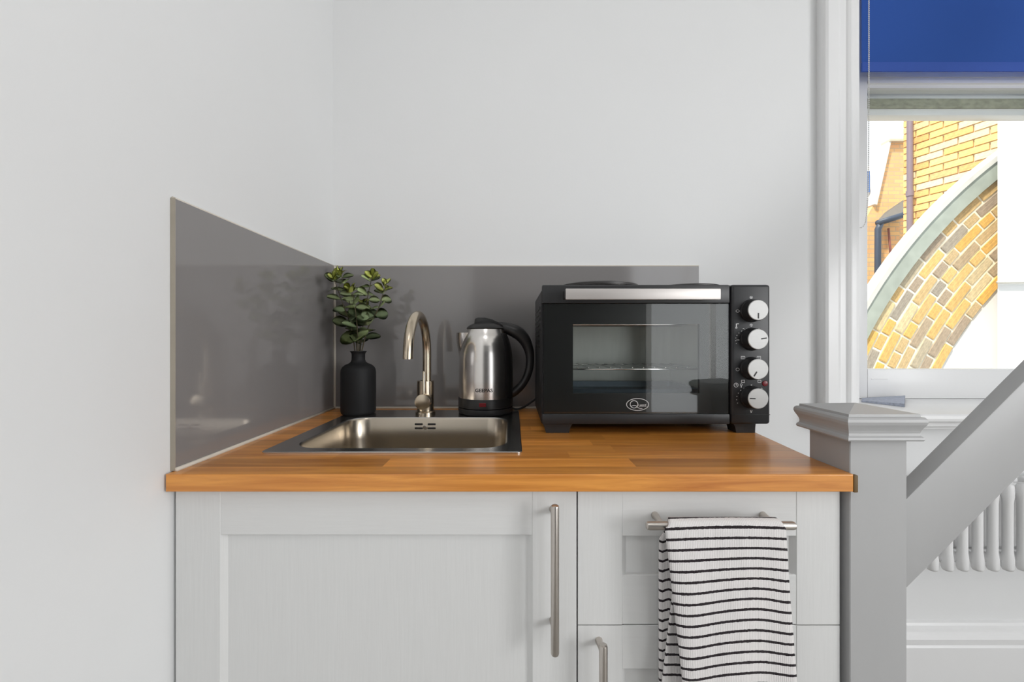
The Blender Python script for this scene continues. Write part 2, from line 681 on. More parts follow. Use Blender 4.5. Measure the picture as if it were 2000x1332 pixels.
structure(box('floor', -0.75, XR + 0.2, YF - 0.2, DB + TH, -0.1, 0.0, 'floor_boards'))
structure(box('ceiling', -0.75, XR + 0.2, YF - 0.2, DB + TH, ZT, ZT + 0.1, 'ceiling_paint'))
bm = bmesh.new()
bm_loft(bm, [[(wl(YF - .2), YF - 0.2, z), (wl(DB + .02), DB + 0.02, z), (-0.72, DB + 0.02, z), (-0.72, YF - 0.2, z)] for z in (0, ZT)])
structure(from_bm('wall_left', bm, 'wall_paint'))
bm = bmesh.new()
bm_box(bm, -0.72, WX0, DB, DB + TH, 0, ZT)
bm_box(bm, WX1, XR + 0.2, DB, DB + TH, 0, ZT)
bm_box(bm, WX0, WX1, DB, DB + TH, 0, WZ0 - 0.03)
bm_box(bm, WX0, WX1, DB, DB + TH, WZ1, ZT)
structure(from_bm('wall_back', bm, 'wall_paint'))
# wall behind the camera with its window, right-hand wall with its window
RX0, RX1, RZ0, RZ1 = 1.41, 2.85, 0.05, 2.35
bm = bmesh.new()
bm_box(bm, -0.72, RX0, YF - 0.2, YF, 0, ZT)
bm_box(bm, RX1, XR + 0.2, YF - 0.2, YF, 0, ZT)
bm_box(bm, RX0, RX1, YF - 0.2, YF, 0, RZ0)
bm_box(bm, RX0, RX1, YF - 0.2, YF, RZ1, ZT)
structure(from_bm('wall_front', bm, 'feature_wall_paint'))
SY0, SY1, SZ0, SZ1 = -2.14, -0.90, 0.84, 2.27
bm = bmesh.new()
bm_box(bm, XR, XR + 0.2, YF, SY0, 0, ZT)
bm_box(bm, XR, XR + 0.2, SY1, DB + TH, 0, ZT)
bm_box(bm, XR, XR + 0.2, SY0, SY1, 0, SZ0)
bm_box(bm, XR, XR + 0.2, SY0, SY1, SZ1, ZT)
structure(from_bm('wall_right', bm, 'wall_paint'))

# skirting board of the back wall, moulded top
bm = bmesh.new()
zs = lambda py: Z(py, 1.19)
prof = [(DB, 0.0), (1.190, 0.0), (1.190, zs(1266)), (1.1935, zs(1262)), (1.1935, zs(1259)), (1.187, zs(1256)), (1.186, zs(1248)),
        (1.190, zs(1241)), (1.195, zs(1237)), (1.197, zs(1232)), (1.203, zs(1228)), (1.206, zs(1224)), (DB, zs(1221))]
bm_loft(bm, [[(x, y, z) for y, z in prof] for x in (0.60, XR)])
structure(from_bm('baseboard_back', bm, 'trim_paint'))

# ---- window 1: the sash window in the back wall
w1 = thing('window_1', (WX0, DB, WZ0), 'white painted sash window with moulded architrave above the column radiator', None, kind='structure')


def arch_prof(x_in, s):
    """architrave section: (x, y) pairs, from the inner edge outwards"""
    w = 0.112
    a = [(0, 1.2134), (0, 1.197), (0.010, 1.196), (0.013, 1.191), (0.026, 1.191), (0.029, 1.186), (0.034, 1.184), (0.040, 1.187),
         (0.044, 1.191), (0.048, 1.187), (0.062, 1.187), (0.066, 1.183), (0.074, 1.180), (0.102, 1.180), (0.108, 1.184), (w, 1.190), (w, 1.2134)]
    return [(x_in - s * u, v) for u, v in a]


XI = X(1680, 1.194)
prism_xy('architrave', arch_prof(XI, 1), WZ0, 2.56, 'trim_paint', w1)
prism_xy('architrave', arch_prof(2.03, -1), WZ0, 2.56, 'trim_paint', w1)
box('architrave_head', XI - 0.11, 2.14, 1.183, DB, 2.46, 2.57, 'trim_paint', w1, 0.004)
DS = 1.42
# box frame linings hidden behind the architrave, and the head
box('frame_lining', WX0, 1.160, DS - 0.02, DB + TH, WZ0, WZ1, 'trim_paint', w1)
box('frame_lining', 1.965, WX1, DS - 0.02, DB + TH, WZ0, WZ1, 'trim_paint', w1)
box('frame_head', 1.160, 1.965, DS - 0.02, DB + TH, 2.38, WZ1, 'trim_paint', w1)
# sill board with rounded nosing and the moulding under it
bm = bmesh.new()
z0 = WZ0
pr = [(DS + 0.09, z0), (1.126, z0), (1.121, z0 - 0.004), (1.120, z0 - 0.012), (1.122, z0 - 0.019), (1.130, z0 - 0.024), (1.140, z0 - 0.026),
      (1.142, z0 - 0.036), (1.150, z0 - 0.042), (1.152, z0 - 0.046), (DB + 0.001, z0 - 0.046), (DB + 0.001, z0 - 0.03), (DS + 0.09, z0 - 0.03)]
bm_loft(bm, [[(x, y, z) for y, z in pr] for x in (0.905, 2.12)])
from_bm('window_sill', bm, 'sill_paint', w1)
# lower sash
GX0, GX1 = X(1695, DS), 1.90
z_b0, z_b1 = WZ0 + 0.001, Z(721, DS)
ls = box('lower_sash', 1.162, GX0, DS, DS + 0.04, z_b0, Z(141, DS), 'trim_paint', w1, 0.003)
ls.name = 'sash_stile'
box('sash_stile', GX1, 1.963, DS, DS + 0.04, z_b0, Z(141, DS), 'trim_paint', w1, 0.003)
box('sash_rail', GX0, GX1, DS, DS + 0.04, z_b0, z_b1, 'trim_paint', w1, 0.002)
bm = bmesh.new()
for a, b_, y in ((141, 150, DS), (150, 157, DS + 0.004), (157, 163, DS - 0.003), (163, 170, DS + 0.006)):
    bm_box(bm, GX0, GX1, y, DS + 0.04, Z(b_, DS), Z(a, DS))
from_bm('meeting_rail', bm, 'trim_paint', w1)
box('glass_pane', GX0 - .004, GX1 + .004, DS + 0.018, DS + 0.022, z_b1 - .004, Z(170, DS) + .004, 'window_glass', w1)
box('sash_lift', X(1702, DS), X(1733, DS), DS - 0.002, DS, Z(741, DS), Z(739.4, DS), 'trim_paint', w1)
# upper sash, dropped a little, its weathered bottom rail seen through the lower pane
DU = 1.475
box('upper_sash_rail', 1.165, 1.96, DU, DU + 0.04, Z(225, DU), Z(172, DU), 'trim_paint', w1, 0.002)
bm = bmesh.new()
bm_box(bm, 1.2, 1.95, DU - 0.010, DU, Z(210, DU - .01), Z(192, DU - .01), 0.002)
from_bm('weathered_drip_edge', bm, 'mossy_paint', w1)['label'] = 'mossy grey-green drip edge of the upper sash'
box('upper_sash_stile', 1.165, X(1697, DU), DU, DU + 0.04, Z(172, DU), 2.375, 'trim_paint', w1)
box('upper_sash_stile', 1.91, 1.96, DU, DU + 0.04, Z(172, DU), 2.375, 'trim_paint', w1)
box('upper_glass_pane', X(1697, DU) - .004, 1.914, DU + 0.018, DU + 0.022, Z(172, DU) - .004, 2.375, 'window_glass', w1)


# ---- windows 2 and 3 behind the camera: plain casements
def plain_window(n, a0, a1, z0, z1, axis, at, label):
    w = thing('window_%d' % n, (a0, at, z0) if axis == 'Y' else (at, a0, z0), label, None, kind='structure')
    for (p0, p1, q0, q1) in ((a0, a0 + .06, z0, z1), (a1 - .06, a1, z0, z1), (a0 + .06, a1 - .06, z0, z0 + .06), (a0 + .06, a1 - .06, z1 - .06, z1),
                             ((a0 + a1) / 2 - .025, (a0 + a1) / 2 + .025, z0 + .06, z1 - .06)):
        if axis == 'Y':
            box('window_frame', p0, p1, at, at + 0.05, q0, q1, 'trim_paint', w)
        else:
            box('window_frame', at - 0.05, at, p0, p1, q0, q1, 'trim_paint', w)


plain_window(2, RX0, RX1, RZ0, RZ1, 'Y', YF - 0.06, 'white framed window in the wall behind the camera')
plain_window(3, SY0, SY1, SZ0, SZ1, 'X', XR + 0.06, 'white framed window in the wall facing the plain white wall')

# unseen ceiling lamp, added to brighten the top faces and left wall
lx, ly = 0.0, -0.40
lamp = thing('added_fill_lamp', (lx, ly, ZT), 'round white ceiling lamp out of view, added to brighten top faces and the left wall', 'lamp')
lathe('fill_lamp_base', lx, ly, [(0.19, ZT - 0.001), (0.20, ZT - .01), (0.20, ZT - .04), (0.19, ZT - .045)], 'trim_paint', lamp)
ld = bpy.data.lights.new('fill_lamp_light', 'AREA')
ld.shape = 'DISK'
ld.size = 0.36
ld.energy = 2.5
ld.color = (0.98, 0.98, 1.0)
lo_ = bpy.data.objects.new('fill_lamp_light', ld)
COL.objects.link(lo_)
lo_.location = (lx, ly, ZT - 0.05)

# ------------------------------------------------------------------ base cabinets
DF = 0.632                                   # face of doors
Z_UNDER = ZW - 0.0262                        # underside of worktop
DX = lambda px: X(px, DF)
DZ = lambda py: Z(py, DF)


def shaker(cab, name, x0, x1, z0, z1, il, ir, it, ib, rec=0.007, cham=0.008):
    """door leaf: recessed panel + stiles + rails (chamfer on the stiles)"""
    o = box(name, il - cham, ir + cham, DF + rec, DF + 0.020, ib - 0.01, it + 0.01, 'cabinet_paint', cab)
    g = 0.0004

    def stile(a, b, inner_right):
        if inner_right:
            poly = [(a, DF), (b, DF), (b + cham, DF + rec), (b + cham, DF + 0.02), (a, DF + 0.02)]
        else:
            poly = [(a - cham, DF + rec), (a, DF), (b, DF), (b, DF + 0.02), (a - cham, DF + 0.02)]
        prism_xy('stile', poly, z0, z1, 'cabinet_paint', o)
    stile(x0, il - g, True)
    stile(ir + g, x1, False)
    box('rail', il + g, ir - g, DF + 0.0004, DF + 0.0198, it, z1, 'cabinet_rail_paint', o, 0.0006, 1)
    box('rail', il + g, ir - g, DF + 0.0004, DF + 0.0198, z0, ib, 'cabinet_rail_paint', o, 0.0006, 1)
    return o


def bar_handle(parent, p0, p1, posts, r=0.0062):
    """T-bar handle: rod with rounded ends + two flared posts to the door face"""
    p0, p1 = Vector(p0), Vector(p1)
    d = (p1 - p0).normalized()
    bm = bmesh.new()
    pts = [p0, p0 + d * 0.0012, p0 + d * 0.004, p1 - d * 0.004, p1 - d * 0.0012, p1]
    bm_tube(bm, pts, [r * 0.55, r * 0.88, r, r, r * 0.88, r * 0.55], 20)
    for q in posts:
        q = Vector(q)
        bm_tube(bm, [q, (q.x, q.y + (DF - q.y) * 0.6, q.z), (q.x, DF + 0.0002, q.z)], [r * 0.62, r * 0.70, r * 0.95], 14)
    return from_bm('handle', bm, 'handle_steel', parent, True, 40)


def carcass(cab, x0, x1):
    bm = bmesh.new()
    y0, y1, zb, zt = DF + 0.0215, 1.19, 0.15, Z_UNDER - 0.0005
    bm_box(bm, x0, x0 + 0.018, y0, y1, zb, zt)
    bm_box(bm, x1 - 0.018, x1, y0, y1, zb, zt)
    bm_box(bm, x0 + 0.018, x1 - 0.018, y0, y1, zb, zb + 0.018)
    bm_box(bm, x0 + 0.018, x1 - 0.018, y1 - 0.008, y1, zb + 0.018, zt)
    from_bm('carcass', bm, 'carcass_board', cab)
    box('plinth', x0, x1, DF + 0.05, DF + 0.068, 0.0, 0.1495, 'cabinet_rail_paint', cab)


XD0, XD1, XD2, XD3 = DX(343.5), DX(1126), DX(1129), DX(1640)
c1 = thing('sink_cabinet', ((XD0 + XD1) / 2, 0.9, 0), 'wide pale grey base cabinet with one tall panelled door under the sink', 'cabinet', 'base cabinets under the worktop')
carcass(c1, XD0, XD1 - 0.0003)
zt = Z_UNDER - 0.0015
d1 = shaker(c1, 'door', XD0, XD1, 0.152, zt, DX(430), DX(1040), DZ(1045), 0.22)
dh = 0.600
bar_handle(d1, (X(1084, dh), dh, Z(986, dh)), (X(1084, dh), dh, Z(1280, dh)),
           [(X(1084, dh), dh, Z(1012, dh)), (X(1084, dh), dh, Z(1240, dh))])
c2 = thing('drawer_cabinet', ((XD2 + XD3) / 2, 0.9, 0), 'narrow pale grey base cabinet with a drawer above a door beside the newel post', 'cabinet', 'base cabinets under the worktop')
carcass(c2, XD2 + 0.0003, XD3)
d2 = shaker(c2, 'drawer', XD2, XD3, DZ(1219.5), zt, DX(1215), DX(1556), DZ(1047), DZ(1123))
hy, hz = 0.597, Z(1026.5, 0.597)
bar_handle(d2, (X(1262, hy), hy, hz), (X(1553, hy), hy, hz), [(0.2180, hy, hz), (0.3836, hy, hz)])
d3 = shaker(c2, 'door', XD2, XD3, 0.152, DZ(1222), DX(1215), DX(1556), DZ(1307), 0.22)
bar_handle(d3, (X(1178.5, dh), dh, Z(1258, dh)), (X(1178.5, dh), dh, Z(1258, dh) - 0.219),
           [(X(1178.5, dh), dh, Z(1282, dh)), (X(1178.5, dh), dh, Z(1258, dh) - 0.19)])

# ------------------------------------------------------------------ worktop of wooden staves
D0 = 0.614


def xr(d):
    return 0.5082 if d < 0.7075 else 0.5082 + 0.095 * (d - 0.7075)


SX0, SX1, SD0, SD1 = -0.4476, 0.0163, 0.727, 1.161          # sink outline
HX0, HX1, HD0, HD1 = SX0 + 0.015, SX1 - 0.015, SD0 + 0.014, SD1 - 0.014
wt = thing('worktop', (0, 0.9, Z_UNDER), 'oiled orange-brown wooden stave worktop with a square front edge', 'worktop')
random.seed(11)
rows = [D0, 0.652, 0.6965, HD0, 0.785, 0.83, 0.872, 0.915, 0.957, 1.0, 1.045, 1.09, HD1, DB - 0.0005]
for j, (a, b_) in enumerate(zip(rows[:-1], rows[1:])):
    left = wl(b_) + 0.0045 if j else -0.5188
    cuts = []
    x = left + random.uniform(0.15, 0.5)
    while x < 0.40:
        cuts.append(x)
        x += random.uniform(0.25, 0.55)
    if j == 0:
        cuts = []
    spans, prev = [], left
    for c in cuts + [None]:
        spans.append((prev, c))
        prev = c
    for s0, s1 in spans:
        segs = [(s0, s1)]
        if a >= HD0 - 1e-6 and b_ <= HD1 + 1e-6:
            e1 = xr(a) if s1 is None else s1
            segs = []
            if s0 < HX0:
                segs.append((s0, min(e1, HX0)))
            if e1 > HX1:
                segs.append((max(s0, HX1), s1))
        for q0, q1 in segs:
            if q1 is None:
                poly = [(q0, a), (xr(a), a), (xr(b_), b_), (q0, b_)]
            else:
                poly = [(q0, a), (q1, a), (q1, b_), (q0, b_)]
            if min(poly[1][0] - poly[0][0], poly[2][0] - poly[3][0]) < 0.004:
                continue
            bm = bmesh.new()
            bm_loft(bm, [[(px_, py_, z) for px_, py_ in poly] for z in (Z_UNDER, ZW)])
            if j == 0:
                es = [e for e in bm.edges if all(abs(v.co.y - a) < 1e-6 for v in e.verts)]
                bmesh.ops.bevel(bm, geom=es, offset=0.0018, segments=2, profile=0.5, affect='EDGES')
            from_bm('stave', bm, 'oiled_wood', wt)
box('end_cap', 0.5084, 0.5150, D0 - 0.0005, 0.6205, Z_UNDER - 0.001, ZW - 0.001, 'end_grain', wt, 0.0015)

# ------------------------------------------------------------------ grey glass splashbacks
ZS0, ZS1 = ZW + 0.004, ZW + 0.4165
sp1 = thing('splashback', (wl(0.9), 0.9, ZW), 'short grey glass splashback on the side wall at the end of the worktop', 'splashback')
GT = 0.0075
y0, y1 = 0.6295, DB - 0.009
bm = bmesh.new()
bm_loft(bm, [[(wl(y0) + .0012, y0, z), (wl(y0) + GT, y0, z), (wl(y1) + GT, y1, z), (wl(y1) + .0012, y1, z)] for z in (ZS0, ZS1)])
from_bm('glass_panel', bm, 'grey_glass', sp1)
box('glass_edge', wl(y0) + .0004, wl(y0) + GT + .0002, y0 - 0.0012, y0 - 0.0001, ZS0 - .003, ZS1 + .0015, 'glass_edge', sp1)
bm = bmesh.new()
bm_tube(bm, [(wl(y0) + GT + .001, y0 - 0.001, ZW + .0022), (wl(y1) + GT + .001, y1, ZW + .0022)], 0.0036, 8)
from_bm('sealant_bead', bm, 'sealant', sp1, True)
bm = bmesh.new()
bm_tube(bm, [(wl(y0) + .003, y0, ZS1 + .0012), (wl(y1) + .003, y1 + 0.004, ZS1 + .0012)], 0.0028, 8)
from_bm('sealant_bead', bm, 'sealant', sp1, True)
sp2 = thing('splashback', (0, DB, ZW), 'long grey glass splashback on the wall behind the sink and kettle', 'splashback')
YG = DB - 0.0085
xg0, xg1 = wl(YG) + GT + .0003, X(1365, YG)
box('glass_panel', xg0, xg1, YG, DB - 0.0005, ZS0, ZS1, 'grey_glass', sp2, 0.0006, 1)
box('glass_edge', xg0, xg1, YG + .0003, DB - 0.0006, ZS1 + .0002, ZS1 + .0026, 'sealant', sp2)
tube('sealant_bead', [(xg0, YG - .001, ZW + .0022), (xg1, YG - .001, ZW + .0022)], 0.0036, 'sealant', sp2, 8)
tube('sealant_bead', [(xg0 + .0016, YG - .0012, ZW + .003), (xg0 + .0016, YG - .0012, ZS1)], 0.0038, 'sealant', sp2, 8)

# ------------------------------------------------------------------ sink
BX0, BX1, BD0, BD1 = -0.409, -0.0135, 0.7535, 1.050
ZR = ZW + 0.0032
sk = thing('sink', ((SX0 + SX1) / 2, (SD0 + SD1) / 2, ZW), 'square stainless steel inset sink with rounded bowl in the wooden worktop', 'sink')
bm = bmesh.new()
bm_loft(bm, [rrect(SX0, SX1, SD0, SD1, 0.010, ZW + 0.0002), rrect(SX0, SX1, SD0, SD1, 0.010, ZW + 0.0022), rrect(SX0 + .0015, SX1 - .0015, SD0 + .0015, SD1 - .0015, 0.009, ZR),
             rrect(BX0 - .002, BX1 + .002, BD0 - .002, BD1 + .002, 0.052, ZR), rrect(BX0, BX1, BD0, BD1, 0.050, ZR - 0.0018)], False, False)
from_bm('rim', bm, 'sink_steel', sk, True, 30)
bm = bmesh.new()
lps = [rrect(BX0, BX1, BD0, BD1, 0.050, ZR - 0.0018), rrect(BX0 + .002, BX1 - .002, BD0 + .002, BD1 - .002, 0.050, ZR - 0.006)]
for t, zz in ((0.004, -.05), (0.008, -.10), (0.012, -.118), (0.022, -.130), (0.040, -.135)):
    lps.append(rrect(BX0 + t, BX1 - t, BD0 + t, BD1 - t, 0.05, ZW + zz))
bm_loft(bm, lps, False, True)
from_bm('bowl', bm, 'bowl_steel', sk, True, 50)
xo = X(831, BD1)
for sx in (-1, 1):
    for q in (0, 1):
        cz = Z(832, BD1) + 0.0052 - q * 0.0102
        box('overflow_slot', xo + sx * 0.0165 - .010, xo + sx * 0.0165 + .010, BD1 - 0.0052, BD1 - 0.0030, cz - 0.0024, cz + 0.0024, 'print_black', sk, 0.001, 1)
bm = bmesh.new()
bm_loft(bm, [ring((xo, BD1 - q, Z(834, BD1)), r, 'Y', 14) for q, r in ((0.003, .0055), (0.006, .0055), (0.0075, .004))])
from_bm('overflow_screw', bm, 'handle_steel', sk, True, 40)
lathe('drain', xo, 0.90, [(0.045, ZW - .1345), (0.043, ZW - .1325), (0.032, ZW - .1335), (0.0, ZW - .134)][:3], 'sink_steel', sk, 28)

# ------------------------------------------------------------------ tap
tx, ty = -0.2350, 1.105
tp = thing('tap', (tx, ty, ZR), 'brushed champagne metal swan-neck mixer tap at the back of the sink', 'tap')
lathe('base', tx, ty, [(0.0265, ZR + .0002), (0.0265, ZR + .006), (0.0245, ZR + .0085), (0.0222, ZR + .009)], 'tap_metal', tp)
zt1 = Z(743, ty)
lathe('body', tx, ty, [(0.0222, ZR + .0092), (0.0222, zt1 - .001), (0.0210, zt1), (0.0125, zt1), (0.0125, zt1 - .002)], 'tap_metal', tp)
zc_ = ZC - 0.040
pts = [(tx + .004, ty, zt1 - .001)]
for i in range(0, 25):
    a = PI * i / 24
    pts.append((tx + .004, ty - 0.1 + 0.1 * math.cos(a), zc_ + 0.1 * math.sin(a)))
pts.append((tx + .004, ty - 0.2, zc_ + .004 - 0.006))
bm = bmesh.new()
bm_tube(bm, pts, 0.0112, 24)
from_bm('spout', bm, 'tap_metal', tp, True, 50)
kx, kz = X(825, 1.066), Z(785.5, 1.066)
bm = bmesh.new()
bm_loft(bm, [ring((kx, y, kz), r, 'Y', 32) for y, r in ((ty - .016, .0200), (1.067, .0205), (1.0655, .0200), (1.065, .0185))])
from_bm('lever_hub', bm, 'tap_metal', tp, True, 30)
bm = bmesh.new()
bm_tube(bm, [(kx + .0015, 1.0745, kz + 0.012), (kx + .0015, 1.0745, Z(726, 1.0745)), (kx + .0015, 1.0745, Z(725, 1.0745))], [0.0036, 0.0036, 0.0030], 12)
from_bm('lever', bm, 'tap_metal', tp, True, 50)

# ------------------------------------------------------------------ kettle
ex, ey = X(948.5, 1.127), 1.127
kt = thing('kettle', (ex, ey, ZR), 'brushed steel electric kettle with black lid and handle beside the mini oven', 'kettle')
lathe('power_base', ex, ey, [(0.070, ZR + .0003), (0.0735, ZR + .003), (0.0745, ZR + .010), (0.0735, ZR + .0165)], 'black_plastic', kt)
zk0 = Z(781, 1.06)
lathe('skirt', ex, ey, [(0.0715, ZR + .0172), (0.0742, ZR + .019), (0.0742, zk0 - .0025), (0.0730, zk0)], 'kettle_plastic', kt)
KP = [(0.0722, zk0 + .0003), (0.0724, Z(740, ey)), (0.0716, Z(704, ey)), (0.0700, Z(688, ey)), (0.0660, Z(672, ey)), (0.0600, Z(659, ey)), (0.0530, Z(649, ey)), (0.0495, Z(643, ey))]


def kr(z):
    for (r0, z0_), (r1, z1_) in zip(KP[:-1], KP[1:]):
        if z0_ <= z <= z1_:
            return r0 + (r1 - r0) * (z - z0_) / (z1_ - z0_)
    return KP[0][0] if z < KP[0][1] else KP[-1][0]


prof = []
zz = KP[0][1]
while zz < KP[-1][1]:
    prof.append((kr(zz), zz))
    zz += 0.006
prof.append(KP[-1])
lathe('body', ex, ey, prof, 'kettle_steel', kt, 56, 60)
# spout: V shaped lip on the far side from the handle
bm = bmesh.new()
rowsv = []
zs0, zs1 = Z(700, ey), Z(650, ey)
for i in range(10):
    t = i / 9
    z = zs0 + (zs1 - zs0) * t
    p = 0.0005 + 0.026 * t ** 1.3
    half = R(8 + 26 * t)
    rowsv.append([bm.verts.new((ex - (kr(z) + p * math.cos(PI / 2 * s / 6)) * math.cos(half * s / 6) if True else 0,
                                ey + (kr(z) + p * math.cos(PI / 2 * s / 6)) * math.sin(half * s / 6), z)) for s in range(-6, 7)])
for a, b_ in zip(rowsv[:-1], rowsv[1:]):
    for k in range(12):
        bm.faces.new((a[k], a[k + 1], b_[k + 1], b_[k]))
bm.faces.new(rowsv[-1])
from_bm('spout', bm, 'kettle_steel', kt, True, 50)
# lid
zl = KP[-1][1]
lid = lathe('lid', ex, ey, [(0.0500, zl - .0005), (0.0525, zl + .002), (0.0500, zl + .006), (0.043, zl + .011), (0.033, zl + .0155), (0.018, zl + .018), (0.004, zl + .0185)], 'kettle_plastic', kt)
q = lambda px, py: (X(px, ey), Z(py, ey))
prism_xz('lid_thumb_tab', [q(927, 634), q(928.5, 622.5), q(934, 620.3), q(948, 621), q(962, 624), q(973, 629.5), q(983, 634), q(980, 640)], ey - 0.017, ey + 0.017, 'kettle_plastic', lid, 0.003)
hp = [q(968, 635), q(986, 640), q(1006, 647), q(1022, 660), q(1032, 680), q(1035.5, 702), q(1032, 727), q(1022, 748), q(1008, 763), q(995, 771)]
hr = [7, 10.5, 13, 12, 9.5, 8, 7.5, 7.5, 8, 8]
pts = spline([(a, ey, b_) for a, b_ in hp], 4)
rr = []
for i in range(len(pts)):
    f = i / 4
    k = min(int(f), len(hr) - 2)
    rr.append((hr[k] + (hr[k + 1] - hr[k]) * (f - k)) * ey / F)
tube('handle', pts, rr, 'kettle_plastic', kt, 16, 1.0)
# back plate joining handle and body
bm = bmesh.new()
cols = []
for i in range(15):
    a = R(-42 + 84 * i / 14)
    lp = []
    for z in [zk0 + .001 + (Z(652, ey) - zk0) * k / 12 for k in range(13)]:
        r_ = kr(z) + 0.0022 * (1 if 0 < i < 14 else -0.5)
        lp.append(bm.verts.new((ex + r_ * math.cos(a), ey + r_ * math.sin(a), z)))
    cols.append(lp)
for a, b_ in zip(cols[:-1], cols[1:]):
    for k in range(12):
        bm.faces.new((a[k], b_[k], b_[k + 1], a[k + 1]))
from_bm('handle_plate', bm, 'kettle_plastic', kt, True, 50)
# maker's lettering wrapped on the body
me = text_mesh('GEEPAS', 0.0122, 0.0, 0.0003)
xs_ = [v.co.x for v in me.vertices]
wid = max(xs_) - min(xs_)
cxm = (max(xs_) + min(xs_)) / 2
a0 = -PI / 2 + math.asin((X(944, 1.056) - ex) / 0.0724) + 0.02
for v in me.vertices:
    a = a0 + (v.co.x - cxm) * (0.046 / wid) / 0.0724
    z = Z(763, 1.056) + v.co.y
    v.co = Vector((ex + (kr(z) + .0004) * math.cos(a), ey + (kr(z) + .0004) * math.sin(a), z))
link('maker_lettering', me, 'print_black', kt)
bm = bmesh.new()
bm_box(bm, ex - .012, ex + .006, ey - .0752, ey - .0735, ZR + .026, ZR + .036, 0.0008, 1)
from_bm('power_light', bm, 'lamp_red', kt)['label'] = 'small dark red power light'
tube('power_cord', spline([(ex + .066, ey + .018, ZR + .011), (ex + .085, ey + .022, ZW + .0075), (ex + .105, ey + .03, ZW + .012), (ex + .123, ey + .04, ZW + .022), (ex + .140, ey + .052, ZW + .032)], 5), 0.0030, 'black_plastic', kt, 10)

# ------------------------------------------------------------------ vase and eucalyptus
vx, vy = X(700, 1.108), 1.108
ZV = lambda py: Z(py, vy)
vs_ = lathe('vase', vx, vy, [(0.040, ZR + .0003), (0.0435, ZR + .003), (0.0452, ZR + .009), (0.0452, ZV(727)), (0.0440, ZV(721)), (0.0400, ZV(716)), (0.0330, ZV(712)), (0.0240, ZV(709.5)),
                               (0.0190, ZV(706)), (0.0172, ZV(702)), (0.0172, ZV(692)), (0.0185, ZV(689)), (0.0212, ZV(687)), (0.0212, ZV(685.5)), (0.0165, ZV(685.5)), (0.0150, ZV(690)), (0.0150, ZV(706)), (0.03, ZV(716)), (0.03, ZV(790))],
            'vase_ceramic', None, 48, 40)
tag(vs_, 'matt black bottle vase with narrow neck on the sink ledge', 'vase')
eu = thing('eucalyptus', (vx, vy, ZV(760)), 'artificial eucalyptus sprigs with round green leaves standing in the black vase', 'plant')


def leaf_mesh(mname):
    """round, slightly cupped leaf, unit length along +X from its stalk"""
    bm = bmesh.new()
    n = 9
    out = [(0, 0), (0.10, .10), (0.24, .30), (0.42, .42), (0.62, .44), (0.82, .34), (0.95, .17), (1.0, 0)]
    lo = [bm.verts.new((x, -y, 0.10 * y * y * 4 + 0.10 * x * (1 - x))) for x, y in out[1:-1]]
    hi = [bm.verts.new((x, y, 0.10 * y * y * 4 + 0.10 * x * (1 - x))) for x, y in out[1:-1]]
    mid = [bm.verts.new((x, 0, 0.10 * x * (1 - x))) for x, y in out]
    for k in range(len(lo) - 1):
        bm.faces.new((lo[k], lo[k + 1], mid[k + 2], mid[k + 1]))
        bm.faces.new((mid[k + 1], mid[k + 2], hi[k + 1], hi[k]))
    bm.faces.new((mid[0], lo[0], mid[1]))
    bm.faces.new((mid[0], mid[1], hi[0]))
    bm.faces.new((lo[-1], mid[-1], mid[-2]))
    bm.faces.new((mid[-2], mid[-1], hi[-1]))
    g = bmesh.ops.solidify(bm, geom=list(bm.faces), thickness=0.018)
    me = bpy.data.meshes.new('leaf')
    bm.to_mesh(me)
    bm.free()
    me.materials.append(MATS[mname])
    for p in me.polygons:
        p.use_smooth = True
    return me


LEAF = {k: leaf_mesh(k) for k in ('leaf_green', 'leaf_dark', 'leaf_young')}
random.seed(5)
stems = [  # (px, py, d) control points
    [(695, 700, 1.108), (686, 640, 1.10), (668, 590, 1.09), (655, 552, 1.085), (651, 541, 1.08)],
    [(698, 700, 1.112), (692, 630, 1.12), (678, 575, 1.125), (669, 545, 1.125), (664, 531, 1.125)],
    [(702, 700, 1.110), (710, 625, 1.115), (718, 580, 1.12), (724, 552, 1.12), (728, 537, 1.12)],
    [(702.5, 702, 1.107), (719, 640, 1.097), (738, 605, 1.085), (747, 577, 1.08), (755, 552, 1.075)],
    [(700, 700, 1.104), (698, 645, 1.08), (694, 605, 1.065), (689, 578, 1.055), (684, 562, 1.05)],
    [(701, 700, 1.115), (704, 655, 1.13), (703, 628, 1.14), (708, 605, 1.145), (712, 592, 1.145)],
]
rl = root_loc(eu)
